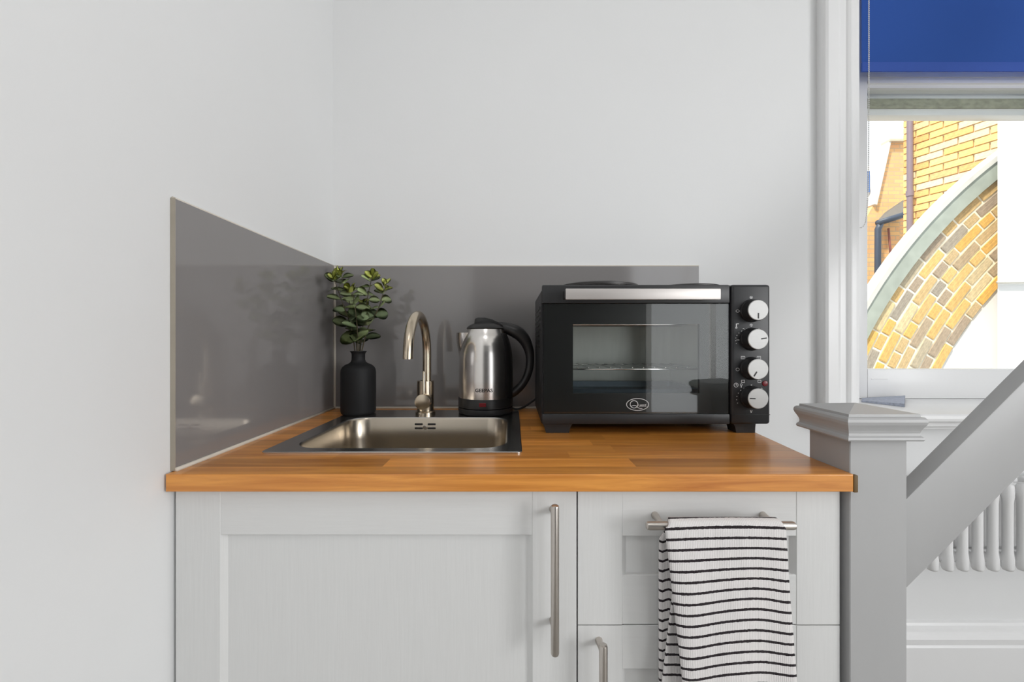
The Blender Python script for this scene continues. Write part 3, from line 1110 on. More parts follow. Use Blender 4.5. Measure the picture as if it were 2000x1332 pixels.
for si, st in enumerate(stems):
    pts = spline([(X(a, d), d, Z(b_, d)) for a, b_, d in st], 8)
    foot = [Vector((vx + (pts[0].x - vx) * k, vy + (pts[0].y - vy) * k, ZV(py_))) for py_, k in ((785, 0.6), (742, 0.8))]
    so = tube('stem', foot + pts, [0.0016] * 2 + [0.0016 - 0.0009 * i / len(pts) for i in range(len(pts))], 'stem_brown', eu, 6)
    n = len(pts)
    ang = random.uniform(0, 6.28)
    i = int(n * 0.17)
    nodes = []
    while i < n:
        nodes.append(i)
        i += 4 if i < n * 0.75 else 2
    for i in nodes:
        t = i / (n - 1)
        p = pts[i]
        tan = (pts[min(i + 1, n - 1)] - pts[max(i - 1, 0)]).normalized()
        size = 0.036 * (1 - t) ** 0.7 + 0.0175
        if si == 5:
            size *= 0.9
        ang += R(90) + random.uniform(-.5, .5)
        for sgn in (0, 1):
            if i < n * 0.4 and random.random() < 0.15:
                continue
            a = ang + PI * sgn + random.uniform(-.35, .35)
            lift = random.uniform(-0.15, 0.4) + 0.95 * max(0, t - 0.72) * 3
            dirv = Vector((math.cos(a), math.sin(a), math.tan(min(lift, 1.15))))
            dirv.normalize()
            if t < 0.3:
                dirv = Vector((dirv.x, dirv.y, abs(dirv.z) + .15)).normalized()
            up = tan * 0.75 + Vector((random.uniform(-.5, .5), -0.55, random.uniform(-.2, .3)))
            up = (up - dirv * up.dot(dirv)).normalized()
            # tilt the blade so it shows some face
            M = Matrix((dirv, up.cross(dirv) * 1.0, up)).transposed().to_4x4()
            M = M @ Matrix.Rotation(random.uniform(-.5, .5), 4, 'X')
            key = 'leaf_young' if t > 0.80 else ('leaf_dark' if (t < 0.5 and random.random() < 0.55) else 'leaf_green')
            s = size * random.uniform(0.85, 1.12)
            lf = bpy.data.objects.new('leaf', LEAF[key])
            COL.objects.link(lf)
            lf.parent = so
            lf.matrix_local = Matrix.Translation(p - rl) @ M @ Matrix.Scale(s, 4)

# ------------------------------------------------------------------ mini oven
OD = 0.8765                                    # face of the door
OX = lambda px: X(px, OD)
OZ = lambda py: Z(py, OD)
ox0, ox1, oz0, oz1 = OX(1058.5), OX(1505), OZ(829), OZ(555.5)
ov = thing('mini_oven', ((ox0 + ox1) / 2, 1.0, ZW), 'black countertop mini oven with two hotplates and four silver knobs', 'oven')
OB = 1.145
cx0, cx1, cz0, cz1 = OX(1100), OX(1392), OZ(792), OZ(612)
bm = bmesh.new()
yf = OD + 0.016
# outer shell, chamfered top corners on the rear body
ch = 0.012


def shell_loop(y, inset):
    a, b_, c, d = ox0 + inset, ox1 - inset, oz0 + inset, oz1 - inset
    return [(a, y, c), (b_, y, c), (b_, y, d - ch), (b_ - ch, y, d), (a + ch, y, d), (a, y, d - ch)]


rings_ = [[bm.verts.new(p) for p in shell_loop(y, k)] for y, k in ((yf, 0.0), (OB - .004, 0.0), (OB, 0.004))]
for a, b_ in zip(rings_[:-1], rings_[1:]):
    for i in range(6):
        bm.faces.new((a[i], a[(i + 1) % 6], b_[(i + 1) % 6], b_[i]))
bm.faces.new(rings_[-1])
inn = [[bm.verts.new(p) for p in ((cx0, y, cz0), (cx1, y, cz0), (cx1, y, cz1), (cx0, y, cz1))] for y in (yf, OB - 0.03)]
f0 = rings_[0]
i0 = inn[0]
for quad in ((f0[0], f0[1], i0[1], i0[0]), (f0[1], f0[2], i0[2], i0[1]), (f0[2], f0[3], i0[2]), (f0[3], f0[4], i0[3], i0[2]), (f0[4], f0[5], i0[3]), (f0[5], f0[0], i0[0], i0[3])):
    bm.faces.new(quad)
cav = []
for i in range(4):
    cav.append(bm.faces.new((inn[0][i], inn[0][(i + 1) % 4], inn[1][(i + 1) % 4], inn[1][i])))
cav.append(bm.faces.new(inn[1]))
for f in cav:
    f.material_index = 1
from_bm('body', bm, ['oven_enamel', 'oven_cavity'], ov)
# vent louvres on the side
bm = bmesh.new()
for k in range(8):
    for c in range(3):
        yy = 0.93 + c * 0.062
        zz = OZ(600) - k * 0.0125
        bm_box(bm, ox0 - 0.0014, ox0 + 0.0006, yy, yy + 0.05, zz, zz + 0.0055, 0.0005, 1)
from_bm('vent_louvres', bm, 'oven_black', ov)['kind'] = 'stuff'
# control panel
pn = box('control_panel', OX(1428.5), ox1, OD, yf - 0.0003, oz0, oz1, 'oven_enamel', ov, 0.006, 3)
box('control_panel_groove', OX(1429.5), ox1 - .001, OD - .0003, OD + .001, OZ(810.5), OZ(809.5), 'oven_black', pn)
# door: enamel bars above and below, black border, clear glass over all
dx0, dx1 = ox0 + 0.0005, OX(1426)
dr = box('door', dx0, dx1, OD, yf - 0.0005, OZ(592.5), oz1 - 0.0005, 'oven_enamel', ov, 0.003)
box('door_bottom_bar', dx0, dx1, OD + 0.0008, yf - 0.0005, oz0 + .0003, OZ(809), 'oven_enamel', dr, 0.002)
gx0, gx1, gz0, gz1 = OX(1062), OX(1425), OZ(808.5), OZ(593)
wx0, wx1, wz0, wz1 = OX(1120), OX(1369), OZ(769), OZ(632.5)
bm = bmesh.new()
for a in ((gx0, wx0, gz0, gz1), (wx1, gx1, gz0, gz1), (wx0, wx1, gz0, wz0), (wx0, wx1, wz1, gz1)):
    bm_box(bm, a[0], a[1], OD + 0.0070, yf - 0.001, a[2], a[3])
from_bm('door_border', bm, 'oven_black', dr)
box('door_glass', gx0, gx1, OD + 0.0030, OD + 0.0062, gz0, gz1, 'oven_glass', dr)
# flat steel handle on two stubs
hd = OD - 0.030
bm = bmesh.new()
bm_box(bm, X(1105, hd), X(1408, hd), hd, hd + 0.008, Z(585, hd), Z(563.5, hd), 0.001)
hb = from_bm('door_handle', bm, 'brushed_bar', dr, True, 40)
for px in (1103, 1376):
    box('handle_stub', X(px, hd), X(px + 34, hd), hd + 0.008, OD + 0.001, Z(582, hd), Z(566, hd), 'black_plastic', hb, 0.001)
# feet
for a, b_ in ((1067, 1112), (1447, 1485)):
    for y in (OD + 0.012, OB - 0.055):
        fx0, fx1 = X(a, 0.882), X(b_, 0.882)
        if a > 1400:
            fx0, fx1 = fx0 - .006, min(fx1 - .006, 0.5225)
        bm = bmesh.new()
        bm_loft(bm, [[(fx0 - s, y - s * .3, z), (fx1 + s * (0 if a > 1400 else 1), y - s * .3, z), (fx1 + s * (0 if a > 1400 else 1), y + .035 + s * .3, z), (fx0 - s, y + .035 + s * .3, z)] for s, z in ((0.0, ZW + .0003), (0.003, ZW + .012), (0.008, oz0 + .001))])
        from_bm('foot', bm, 'black_plastic', ov)
# hotplates
for px, r_, hh in ((1167, 0.0960, 0.0145), (1340, 0.0785, 0.0110)):
    cx_, cy_ = X(px, 1.008), 1.008
    hpz = oz1 - .0005
    pl = lathe('hotplate', cx_, cy_, [(r_ * .97, hpz + hh * 0.45), (r_, hpz + hh * .55), (r_, hpz + hh * .85), (r_ * .96, hpz + hh), (r_ * .3, hpz + hh), (r_ * .28, hpz + hh - .002)], 'hotplate_iron', ov, 48)
    lathe('hotplate_rim', cx_, cy_, [(r_ * .96, hpz), (r_ * .94, hpz + hh * .2), (r_ * .90, hpz + hh * .5)], 'hotplate_ring', pl, 48)
# wire rack and tray in the cavity
bm = bmesh.new()
rz = Z(719, 0.95)
for y in (0.915, 0.922, 1.085):
    bm_cyl(bm, (cx0 + .002, y, rz), (cx1 - .002, y, rz), 0.0017, 8)
for k in range(13):
    xx = cx0 + .012 + (cx1 - cx0 - .024) * k / 12
    bm_tube(bm, [(xx, 0.915, rz + .004), (xx, 0.92, rz + .003), (xx, 1.085, rz + .003)], 0.0014, 6)
from_bm('wire_rack', bm, 'rack_chrome', ov, True)
bm = bmesh.new()
bm_loft(bm, [rrect(cx0 + .012, cx1 - .012, 0.92, 1.09, 0.01, cz0 + .016), rrect(cx0 + .010, cx1 - .010, 0.918, 1.092, 0.01, cz0 + .030), rrect(cx0 + .004, cx1 - .004, 0.912, 1.098, 0.01, cz0 + .031)], True, False)
from_bm('drip_tray', bm, 'tray_metal', ov, True, 40)
for zq in (cz0 + .012, cz1 - .02):
    for yq in (0.96, 1.04):
        tube('heating_element', [(cx0, yq, zq), (cx1, yq, zq)], 0.0035, 'rack_chrome', ov, 8)
# knobs
kxc = OX(1467.5)
for py, ang in ((605.5, -90), (662.5, 8), (721, -122), (778.5, 178)):
    kz_ = Z(py, 0.8525)
    bm = bmesh.new()
    bm_loft(bm, [ring((kxc, y, kz_), r, 'Y', 32) for y, r in ((OD - .0003, .0246), (OD - .003, .0243), (OD - .0045, .0232), (OD - .022, .0222), (OD - .0235, .0215))])
    kb = from_bm('knob', bm, 'black_plastic', ov, True, 30)
    bm = bmesh.new()
    bm_loft(bm, [ring((kxc, y, kz_), r, 'Y', 32) for y, r in ((OD - .0236, .0212), (OD - .0245, .0210), (OD - .0252, .0200))])
    from_bm('knob_face', bm, 'knob_face', kb, True, 30)
    bm = bmesh.new()
    bm_box(bm, 0.006, 0.0175, -0.0003, 0.0003, -0.0012, 0.0012)
    bmesh.ops.transform(bm, matrix=Matrix.Translation((kxc, OD - .0254, kz_)) @ Matrix.Rotation(-R(ang), 4, 'Y'), verts=bm.verts)
    from_bm('pointer_mark', bm, 'print_black', kb)
# printed symbols round the knobs
bm = bmesh.new()


def mk_ring(px, py, w, h, t=0.7, n=16, a0=0, a1=360):
    c = (OX(px), OZ(py))
    s = OD / F
    vs0, vs1 = [], []
    for i in range(n + 1):
        a = R(a0 + (a1 - a0) * i / n)
        vs0.append(bm.verts.new((c[0] + w * s * math.cos(a), OD - .0004, c[1] + h * s * math.sin(a))))
        vs1.append(bm.verts.new((c[0] + (w - t) * s * math.cos(a), OD - .0004, c[1] + (h - t) * s * math.sin(a))))
    for i in range(n):
        bm.faces.new((vs0[i], vs0[i + 1], vs1[i + 1], vs1[i]))


def mk_bar(px, py, w, h, rot=0):
    s = OD / F
    ca, sa = math.cos(R(rot)), math.sin(R(rot))
    p = [(-w / 2, -h / 2), (w / 2, -h / 2), (w / 2, h / 2), (-w / 2, h / 2)]
    bm.faces.new([bm.verts.new((OX(px) + (a * ca - b_ * sa) * s, OD - .0004, OZ(py) + (a * sa + b_ * ca) * s)) for a, b_ in p])


mk_ring(1467, 581, 3, 2.6); mk_bar(1467, 581.5, 3, 1.5); mk_bar(1467, 578.6, 4, 0.8)
mk_ring(1440.5, 607.5, 3.6, 2.8); mk_bar(1445, 607.5, 2, 1)
mk_bar(1438, 636, 1.6, 8); mk_bar(1441, 632.5, 4, 1.3); mk_ring(1438, 640, 2, 2)
mk_bar(1467, 634, 6, 0.9); mk_bar(1467, 636.5, 1, 4); mk_ring(1467, 635, 3, 2.6)
for a in range(100, 210, 14):
    mk_bar(1467.5 + 31 * math.cos(R(a)), 664 - 22 * math.sin(R(a)) - 0, 1.6, 1.2)
for px in (1452, 1459, 1475, 1482):
    mk_bar(px, 642, 3, 1.2)
mk_bar(1441, 664, 6, 1.1); mk_bar(1443, 664, 1, 3)
for px in (1451, 1482):
    mk_bar(px, 696, 8, 0.9); mk_bar(px, 701, 8, 0.9); mk_bar(px - 3.5, 698.5, 0.9, 5); mk_bar(px + 3.5, 698.5, 0.9, 5); mk_bar(px, 698.5, 0.9, 5)
mk_ring(1440.5, 721.5, 3.6, 3.2)
for px in (1451, 1483):
    mk_bar(px, 742.5, 7, 0.9); mk_bar(px, 747, 7, 0.9); mk_bar(px - 3, 745, 0.9, 5); mk_bar(px + 3, 745, 0.9, 5)
mk_ring(1437.5, 752, 4.4, 4.4); mk_bar(1437.5, 750.5, 0.9, 3.4); mk_bar(1438.6, 752.2, 2.6, 0.9)
mk_ring(1447.5, 751.5, 2.2, 2.4); mk_bar(1447.5, 755.5, 2, 2)
mk_bar(1467.5, 752, 2.6, 1.6); mk_bar(1467.5, 754.5, 2.6, 0.9)
for a in range(120, 215, 16):
    mk_bar(1467.5 + 29 * math.cos(R(a)), 779 - 24 * math.sin(R(a)), 1.6, 1.3)
mk_ring(1487, 760, 2.4, 2.4, a0=20, a1=300)
mk_bar(1466, 803.5, 1.1, 5, 14); mk_bar(1468, 803.5, 1.1, 5, -14); mk_bar(1467, 804.5, 3, 0.8)
from_bm('printed_symbols', bm, 'print_white', pn, recalc=False)['kind'] = 'stuff'
bm = bmesh.new()
bm_loft(bm, [ring((OX(1494), y, OZ(749)), r * OD / F, 'Y', 20) for y, r in ((OD - .0002, 5.6), (OD - .0012, 5.2), (OD - .0018, 3.6))])
from_bm('indicator_lamp', bm, 'lamp_red', pn, True, 30)
# badge on the door glass
bm = bmesh.new()
OZ_keep = OD


def badge_ring(px, py, w, h, t, n=36, a0=0, a1=360):
    s = OD / F
    vs0, vs1 = [], []
    for i in range(n + 1):
        a = R(a0 + (a1 - a0) * i / n)
        vs0.append(bm.verts.new((OX(px) + w * s * math.cos(a), OD + .0024, OZ(py) + h * s * math.sin(a))))
        vs1.append(bm.verts.new((OX(px) + (w - t) * s * math.cos(a), OD + .0024, OZ(py) + (h - t) * s * math.sin(a))))
    for i in range(n):
        bm.faces.new((vs0[i], vs0[i + 1], vs1[i + 1], vs1[i]))


badge_ring(1246, 790.3, 22.2, 12.2, 1.1)
badge_ring(1239, 790, 8.2, 7.8, 1.2)
badge_ring(1239.5, 795, 6.5, 3.2, 1.0, 16, 20, 165)
badge_ring(1253, 791.5, 9.5, 7.3, 1.1, 16, 195, 285)
me = text_mesh('uest', 0.0098)
for v in me.vertices:
    v.co = Vector((OX(1255.5) + v.co.x, OD + .0024, OZ(791.8) + v.co.y))
bm.from_mesh(me)
bpy.data.meshes.remove(me)
from_bm('maker_badge', bm, 'print_white', dr, recalc=False)

# ------------------------------------------------------------------ striped towel over the drawer handle
def towel():
    bm = bmesh.new()
    uvl = bm.loops.layers.uv.new('UVMap')
    rb = 0.0100

    def sheet(path, xl, xrr, wob, nu=36, phase=0.0):
        """path: list of (y, z, arc length); xl/xr by arc length"""
        grid, uvs = [], []
        for (y, z, s) in path:
            rowv, rowu = [], []
            for i in range(nu + 1):
                u = i / nu
                x = xl(s) + (xrr(s) - xl(s)) * u
                w, sag = wob(u, s)
                rowv.append(bm.verts.new((x, y + w, z)))
                rowu.append((x, s + sag + phase))
            grid.append(rowv)
            uvs.append(rowu)
        for a in range(len(grid) - 1):
            for i in range(nu):
                f = bm.faces.new((grid[a][i], grid[a][i + 1], grid[a + 1][i + 1], grid[a + 1][i]))
                f.smooth = True
                for lp, uv in zip(f.loops, (uvs[a][i], uvs[a][i + 1], uvs[a + 1][i + 1], uvs[a + 1][i])):
                    lp[uvl].uv = uv

    L = 0.34
    path = []
    N = 60
    for k in range(N, 0, -1):                         # behind the rod, bottom to top
        h = L * 0.92 * k / N
        path.append((hy + rb + 0.004 * min(1, h / .05), hz - h, -h))
    for k in range(9):
        a = PI * k / 8
        path.append((hy + rb * math.cos(a), hz + rb * math.sin(a) * 1.05, rb * a))
    s0 = rb * PI
    for k in range(1, N + 1):
        h = L * k / N
        path.append((hy - rb - 0.006 * (1 - math.exp(-h / .1)), hz - h, s0 + h))

    def lerp(a, b, t):
        return a + (b - a) * t
    xl = lambda s: lerp(0.2290, 0.2170, min(1, max(0, -s - .006) / .02)) if s < 0 else lerp(0.2290, 0.2205 if s < s0 else lerp(0.2165, 0.2400, min(1.3, (s - s0) / .215)), min(1, s / s0))
    xx = lambda s: lerp(0.3740, 0.3900, min(1, max(0, -s - .006) / .02)) if s < 0 else lerp(0.3740, 0.3885 if s < s0 else lerp(0.3885, 0.4015, min(1.3, (s - s0) / .215)), min(1, s / s0))

    def wob(u, s):
        if s < 0:
            return 0.0015 * math.sin(u * 9 + 1), 0.0016 * math.sin(u * 60)
        g = min(1, max(0, s - s0) / .10)
        top = max(0, 1 - max(0, s - s0) / .05)
        w = -0.0035 * g * math.sin(u * 6.2 + 0.4) - 0.0025 * g * math.sin(u * 11 + s * 9)
        edge = 0.005 * math.exp(-u / .05) + 0.004 * math.exp(-(1 - u) / .04)
        sag = 0.0042 * (math.sin(u * 2.9 - 0.15) - 0.4) * (0.55 + 0.8 * g) + 0.0018 * g * math.sin(u * 9.5 + s * 14)
        return w + edge * g, sag
    sheet(path, xl, xx, wob)
    # inner fold showing between the two hanging ends
    zt_ = Z(1150, .603)
    pth = [(0.6015, zt_ - 0.20 * k / 24, 0.004 + 0.20 * k / 24) for k in range(25)]
    fl = lambda s: lerp(0.2345, 0.2195, min(1.2, s / .125))
    fr = lambda s: 0.272
    sheet(pth, fl, fr, lambda u, s: (0.003 * math.sin(u * 3.1), -0.006 * u), 12, 0.006)
    me = bpy.data.meshes.new('towel')
    bm.normal_update()
    bm.to_mesh(me)
    bm.free()
    o = link('tea_towel', me, 'striped_cotton', None, True)
    md = o.modifiers.new('cloth_thickness', 'SOLIDIFY')
    md.thickness = 0.0028
    md.offset = 0.0
    tag(o, 'white tea towel with thin black stripes hanging over the drawer handle', 'towel')


towel()

# ------------------------------------------------------------------ stair newel and sloping rail
nx0, nx1, ny0, ny1 = 0.5092, 0.5955, 0.622, 0.7075
st = thing('stair_balustrade', ((nx0 + nx1) / 2, (ny0 + ny1) / 2, 0), 'pale grey painted newel post with moulded cap and sloping stair rail', 'stair post')
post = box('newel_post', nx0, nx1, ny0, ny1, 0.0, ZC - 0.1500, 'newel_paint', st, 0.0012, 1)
bm = bmesh.new()
loops = []
for e, z in ((0.0, -.1502), (0.0125, -.1502), (0.0137, -.1480), (0.0130, -.1450), (0.0105, -.1425), (0.0100, -.1390), (0.0108, -.1350), (0.0130, -.1300), (0.0152, -.1260), (0.0164, -.1215),
             (0.0158, -.1175), (0.0135, -.1148), (0.0104, -.1142), (0.0100, -.1105)):
    loops.append([(nx0 - e, ny0 - e, ZC + z), (nx1 + e, ny0 - e, ZC + z), (nx1 + e, ny1 + e, ZC + z), (nx0 - e, ny1 + e, ZC + z)])
xm, ym = (nx0 + nx1) / 2, (ny0 + ny1) / 2
loops.append([(xm - .001, ym - .001, ZC - .1015), (xm + .001, ym - .001, ZC - .1015), (xm + .001, ym + .001, ZC - .1015), (xm - .001, ym + .001, ZC - .1015)])
bm_loft(bm, loops)
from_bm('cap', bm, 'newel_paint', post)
d1_, d2_ = 0.650, 0.678
xa = nx1 - 0.001
zt_a = Z(970, d1_) + (xa - X(1775, d1_)) * 1.0
zb_a = Z(1147, d1_) + (xa - X(1773, d1_)) * 0.995
Lx = 1.35
bm = bmesh.new()
bm_loft(bm, [[(xa, y, zb_a), (xa + Lx, y, zb_a + Lx * 0.995), (xa + Lx, y, zt_a + Lx * 1.0), (xa, y, zt_a)] for y in (d1_, d2_)])
bmesh.ops.bevel(bm, geom=[e for e in bm.edges if abs(e.verts[0].co.y - e.verts[1].co.y) < 1e-6 and abs(e.verts[0].co.x - e.verts[1].co.x) > 0.1], offset=0.002, segments=2, profile=0.5, affect='EDGES')
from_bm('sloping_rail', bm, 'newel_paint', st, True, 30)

# ------------------------------------------------------------------ column radiator under the window
rx0, pitch, nsec = 1.105, 0.0405, 21
rad = thing('column_radiator', (rx0 + pitch * nsec / 2, 1.13, 0.46), 'white column radiator on the wall under the window', 'radiator')
rb_, rt_ = Z(1119, 1.09), Z(946, 1.10)
bm = bmesh.new()
for yy in (1.105, 1.165):
    bm_tube(bm, [(0, yy, rb_), (0, yy, rb_ + .006), (0, yy, rb_ + .03), (0, yy, rb_ + .05), (0, yy, rt_ - .05), (0, yy, rt_ - .03), (0, yy, rt_ - .006), (0, yy, rt_)],
            [0.0104, 0.0124, 0.0128, 0.0108, 0.0108, 0.0128, 0.0124, 0.0104], 14)
for zz in (rb_ + .024, rt_ - .024):
    bm_tube(bm, [(0, 1.105, zz), (0, 1.135, zz + (.006 if zz < 0.6 else -.006)), (0, 1.165, zz)], 0.0125, 12)
    bm_cyl(bm, (-pitch / 2, 1.135, zz), (pitch / 2, 1.135, zz), 0.0170, 14)
bmesh.ops.recalc_face_normals(bm, faces=bm.faces)
sec_me = bpy.data.meshes.new('radiator_section')
bm.to_mesh(sec_me)
bm.free()
sec_me.materials.append(MATS['trim_paint'])
for p in sec_me.polygons:
    p.use_smooth = True
for k in range(nsec):
    o = bpy.data.objects.new('radiator_section', sec_me)
    COL.objects.link(o)
    o.parent = rad
    o.location = Vector((rx0 + pitch * (k + 0.5), 0, 0)) - root_loc(rad)
for px_ in (rx0 + .12, rx0 + pitch * nsec - .12):
    box('wall_bracket', px_ - .012, px_ + .012, 1.178, DB - 0.0005, rb_ + .06, rb_ + .09, 'trim_paint', rad)
    tube('air_pipe', [(px_, 1.165, rb_ + .024), (px_, DB - .001, rb_ + .075)], 0.006, 'trim_paint', rad)

# ------------------------------------------------------------------ roller blind with ball chain
db = 1.3600
bl = thing('roller_blind', (1.5, db, 2.4), 'royal blue roller blind pulled part way down over the sash window', 'blind')
bx0, bx1 = X(1683, db), 1.985
bzb = Z(140, db)
bm = bmesh.new()
bm_box(bm, bx0, bx1, db, db + 0.0012, Z(121, db), 2.40)
from_bm('fabric', bm, 'blind_fabric', bl)
box('hem_bar', bx0, bx1, db - 0.0022, db + 0.0034, bzb, Z(121.6, db), 'blind_hem', bl, 0.0012)
bm = bmesh.new()
bm_cyl(bm, (bx0 - .004, db + .015, 2.41), (bx1, db + .015, 2.41), 0.02, 20)
from_bm('roller', bm, 'blind_fabric', bl, True, 40)
dcn = 1.335
cpts = spline([(X(1697, dcn), dcn, 2.41), (X(1697, dcn), dcn, Z(150, dcn)), (X(1696.5, dcn), dcn, Z(300, dcn)), (X(1695, dcn), dcn, Z(385, dcn)),
               (X(1691.5, dcn), dcn, Z(428, dcn)), (X(1687, dcn), dcn, Z(441, dcn)), (X(1682, dcn), dcn + .006, Z(444, dcn)), (X(1678, dcn), dcn + .012, Z(440, dcn))], 8)
bm = bmesh.new()
bm_tube(bm, cpts, 0.0007, 6)
acc, prevp = 0.0, cpts[0]
for p in cpts[1:]:
    seg = (p - prevp).length
    while acc < seg:
        c = prevp + (p - prevp) * (acc / seg)
        t = bmesh.new()
        bmesh.ops.create_icosphere(t, subdivisions=1, radius=0.0024)
        bmesh.ops.translate(t, verts=t.verts, vec=c)
        merge(bm, t)
        acc += 0.0062
    acc -= seg
    prevp = p
from_bm('ball_chain', bm, 'chain_metal', bl, True)['kind'] = 'stuff'

# small scrap lying on the sill under the sash
bm = bmesh.new()
sc = lambda px, py, d, z: (X(px, d), d, z)
zq = WZ0 + 0.0003
poly_b = [(X(1684, 1.40), 1.400), (X(1768, 1.40), 1.400), (X(1770, 1.24), 1.245), (X(1690, 1.33), 1.345)]
ht = [0.006, 0.014, 0.010, 0.005]
v0 = [bm.verts.new((x, y, zq)) for x, y in poly_b]
v1 = [bm.verts.new((x, y, zq + h)) for (x, y), h in zip(poly_b, ht)]
bm.faces.new(v0)
bm.faces.new(v1)
for i in range(4):
    f = bm.faces.new((v0[i], v0[(i + 1) % 4], v1[(i + 1) % 4], v1[i]))
    if i == 1:
        f.material_index = 1
scrap = from_bm('paper_scrap', bm, ['scrap_paper', 'dark_scrap'])
tag(scrap, 'crumpled pale blue-grey scrap lying on the window sill', 'scrap')

# ------------------------------------------------------------------ outside the window
structure(box('ground', -6, 16, DB + TH, 16, -0.6, -0.5, 'ground_paving'))


def brick_mesh(name, m):
    bm = bmesh.new()
    bmesh.ops.create_cube(bm, size=1.0)
    bmesh.ops.bevel(bm, geom=list(bm.edges), offset=0.035, segments=1, affect='EDGES')
    me = bpy.data.meshes.new(name)
    bm.to_mesh(me)
    bm.free()
    me.materials.append(MATS[m])
    return me


def put(me, name, parent, loc, rot, scale):
    o = bpy.data.objects.new(name, me)
    COL.objects.link(o)
    o.parent = parent
    o.location = Vector(loc) - root_loc(parent)
    o.rotation_euler = rot
    o.scale = scale
    return o


# brick arch: concentric rings of bricks under a stone coping, rising away from the window
DA = 2.75
acx, acz = X(2542.6, DA), Z(1097.5, DA)
SA = DA / F
ar = thing('brick_arch', (2.2, DA, -0.5), 'weathered yellow and grey brick arch with stone coping rising outside the window', 'arch')
A0, A1 = R(2), R(72)


def sector(r0, r1, y0, y1, a0=A0, a1=A1, n=40):
    bm = bmesh.new()
    lp = []
    for i in range(n + 1):
        a = a0 + (a1 - a0) * i / n
        ca, sa = -math.cos(a), math.sin(a)
        lp.append([(acx + r0 * ca, y0, acz + r0 * sa), (acx + r1 * ca, y0, acz + r1 * sa), (acx + r1 * ca, y1, acz + r1 * sa), (acx + r0 * ca, y1, acz + r0 * sa)])
    bm_loft(bm, lp)
    return bm


R_in, R_out = 796 * SA, 956 * SA
from_bm('mortar_core', sector(R_in + .004, R_out, DA + 0.010, DA + 0.060), 'mortar', ar)
from_bm('coping_band', sector(R_out + .0005, 985 * SA, DA - 0.012, DA + 0.064), 'coping_stone', ar, True, 30)
from_bm('coping_top', sector(985 * SA + .0005, 994 * SA, DA - 0.020, DA + 0.068), 'coping_white', ar, True, 30)
BM1 = brick_mesh('brick', 'arch_brick')
random.seed(3)
nr = 8
th = (R_out - R_in) / nr
for k in range(nr):
    rm = R_in + th * (k + 0.5)
    a = R(10) + random.uniform(0, 0.05)
    while a < R(66):
        ln = random.choice((0.215, 0.215, 0.103, 0.215, 0.103))
        da = ln / rm
        am = a + da / 2
        put(BM1, 'brick', ar, (acx - rm * math.cos(am), DA + 0.030 + random.uniform(-.003, .003), acz + rm * math.sin(am)), (0, -(PI / 2 - am), 0), (ln * 0.985, 0.05, th - 0.013))
        a += da + 0.011 / rm
# white rendered walls beside and under the arch
wx_ = X(1948.5, 2.6)
wr1 = prism_xy('rendered_wall', [(wx_, 2.60), (6.0, 2.60), (6.0, 2.70), (wx_ + 0.13, 2.70)], -0.5, 2.75, 'white_render')
tag(wr1, 'tall white rendered wall with a straight corner covering the end of the brick arch', 'wall')
wr2 = from_bm('rendered_infill', sector(R_in - 1.3, R_in - .001, DA + 0.014, DA + 0.060), 'white_render')
tag(wr2, 'white rendered infill wall closing the opening under the brick arch', 'wall')
bm = bmesh.new()
bm_tube(bm, [(X(1949, 2.585), 2.585, Z(551, 2.585)), (4.6, 2.585, Z(547, 2.585))], 0.010, 8)
cb_ = from_bm('wall_pipe', bm, 'coping_white', None, True)
tag(cb_, 'thin white pipe running along the tall rendered wall', 'pipe')

# the yellow brick house behind the arch
hs = thing('brick_house', (4.42, 4.66, -0.5), 'yellow stock brick house wall rising behind the brick arch', 'house')
hA, hB = Vector((X(1765, 4.66), 4.66, 0)), Vector((X(1765, 4.66) + 0.438 * 1.4, 4.66 - 1.4, 0))
hd_ = (hB - hA).normalized()
hn = Vector((hd_.y, -hd_.x, 0)).normalized()
if hn.y > 0:
    hn = -hn
Lh = (hB - hA).length
bm = bmesh.new()
q0, q1 = hA - hn * 0.012, hA + hd_ * Lh - hn * 0.012
bk = Vector((1.9, 1.2, 0))
bm_loft(bm, [[(q0.x, q0.y, z), (q1.x, q1.y, z), (q1.x + bk.x, q1.y + bk.y, z), (q0.x + bk.x, q0.y + bk.y, z)] for z in (-0.5, 5.2)])
from_bm('wall', bm, 'house_mortar', hs)
BM2 = brick_mesh('brick', 'house_brick')
rotz = math.atan2(hd_.y, hd_.x)
z = 1.55
r_i = 0
while z < 4.05:
    u = 0.0 if r_i % 2 else -0.0
    first = 0.215 if r_i % 2 else 0.103
    while u < 1.05:
        ln = first if u == 0.0 else 0.215
        c = hA + hd_ * (u + ln / 2) - hn * 0.04
        put(BM2, 'brick', hs, (c.x, c.y, z + .0325), (0, 0, rotz), (ln, 0.10, 0.065))
        u += ln + 0.010
    z += 0.075
    r_i += 1
dp = hA + hd_ * 0.085 + hn * 0.075
dpt = thing('drainpipe', (dp.x, dp.y, -0.5), 'mauve grey drainpipe fixed to the corner of the yellow brick house', 'drainpipe')
bm = bmesh.new()
bm_cyl(bm, (dp.x, dp.y, -0.5), (dp.x, dp.y, 4.9), 0.027, 16)
from_bm('pipe', bm, 'pipe_grey', dpt, True, 40)
zb_ = Z(378, dp.y)
bm = bmesh.new()
bm_cyl(bm, (dp.x, dp.y, zb_ - .03), (dp.x, dp.y, zb_ + .03), 0.034, 16)
bq = dp - hn * 0.063
bm_cyl(bm, (dp.x, dp.y, zb_), (bq.x, bq.y, zb_), 0.012, 10)
from_bm('bracket', bm, 'pipe_grey', dpt)

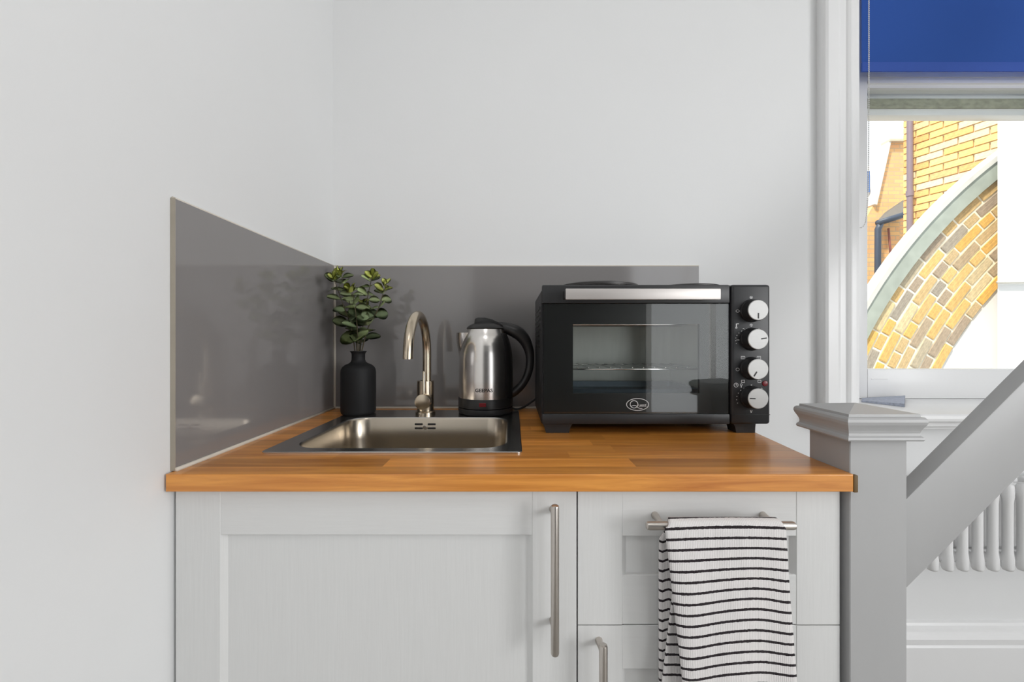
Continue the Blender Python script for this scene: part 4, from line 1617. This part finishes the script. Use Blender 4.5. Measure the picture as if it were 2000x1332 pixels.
# farther house: gable, slate lean-to, gutter and pipes
dfh = 8.0
fp = lambda px, py, d=dfh: (X(px, d), Z(py, d))
fh = thing('gabled_house', (X(1735, dfh), dfh, -0.5), 'distant brick house with sloping gable edge and slate lean-to', 'house')
prism_xz('gable_wall', [fp(1640, 1000), fp(1640, 520), fp(1706, 400), fp(1735, 278), fp(1800, 278), fp(1800, 1000)], dfh, dfh + 0.12, 'far_brickwork', fh)
prism_xz('gable_coping', [fp(1703, 400), fp(1732, 276), fp(1736, 276), fp(1708, 402)], dfh - .06, dfh + 0.12, 'coping_white', fh)
box('coping_course', fp(1731, 0)[0], fp(1800, 0)[0], dfh - 0.08, dfh + 0.12, Z(279, dfh), Z(275, dfh), 'house_mortar', fh)
d9 = 7.0
prism_xz('lean_to_wall', [fp(1640, 1000, d9), fp(1640, 445, d9), fp(1757, 420, d9), fp(1757, 1000, d9)], d9, d9 + 0.9, 'far_brickwork', fh)
bm = bmesh.new()
e0, e1 = fp(1700, 438, d9), fp(1760, 419, d9)
t0, t1 = fp(1728, 415, dfh - .05), fp(1768, 388, dfh - .05)
vv = [bm.verts.new(p) for p in ((e0[0], d9 - .1, e0[1]), (e1[0], d9 - .1, e1[1]), (t1[0], dfh - .05, t1[1]), (t0[0], dfh - .05, t0[1]))]
f = bm.faces.new(vv)
bmesh.ops.solidify(bm, geom=[f], thickness=0.06)
from_bm('slate_roof', bm, 'slate', fh)
bm = bmesh.new()
bm_tube(bm, [(e0[0], d9 - .14, e0[1] - .02), (e1[0], d9 - .14, e1[1] - .02)], 0.05, 10)
from_bm('gutter', bm, 'pipe_dark', fh, True)
bm = bmesh.new()
g0 = fp(1702.5, 440, d9)
bm_tube(bm, [(g0[0] + .04, d9 - .14, g0[1] + .02), (g0[0], d9 - .12, g0[1] - .1), (g0[0], d9 - .1, -0.5)], 0.045, 10)
from_bm('downpipe', bm, 'pipe_dark', fh, True)
bm = bmesh.new()
g1, g2 = fp(1731, 447, d9), fp(1736, 506, d9)
bm_tube(bm, [(g1[0], d9 - .04, g1[1]), (g2[0], d9 - .04, g2[1])], 0.016, 8)
from_bm('waste_pipe', bm, 'pipe_rust', fh, True)
prism_xz('dormer', [fp(1640, 420), fp(1640, 318), fp(1728, 318), fp(1716, 420)], dfh + 0.125, dfh + 0.6, 'white_render', fh)
box('dormer_window', *[v for v in (fp(1699, 0)[0], fp(1707, 0)[0])], dfh + 0.09, dfh + 0.124, Z(372, dfh), Z(330, dfh), 'skylight_blue', fh)
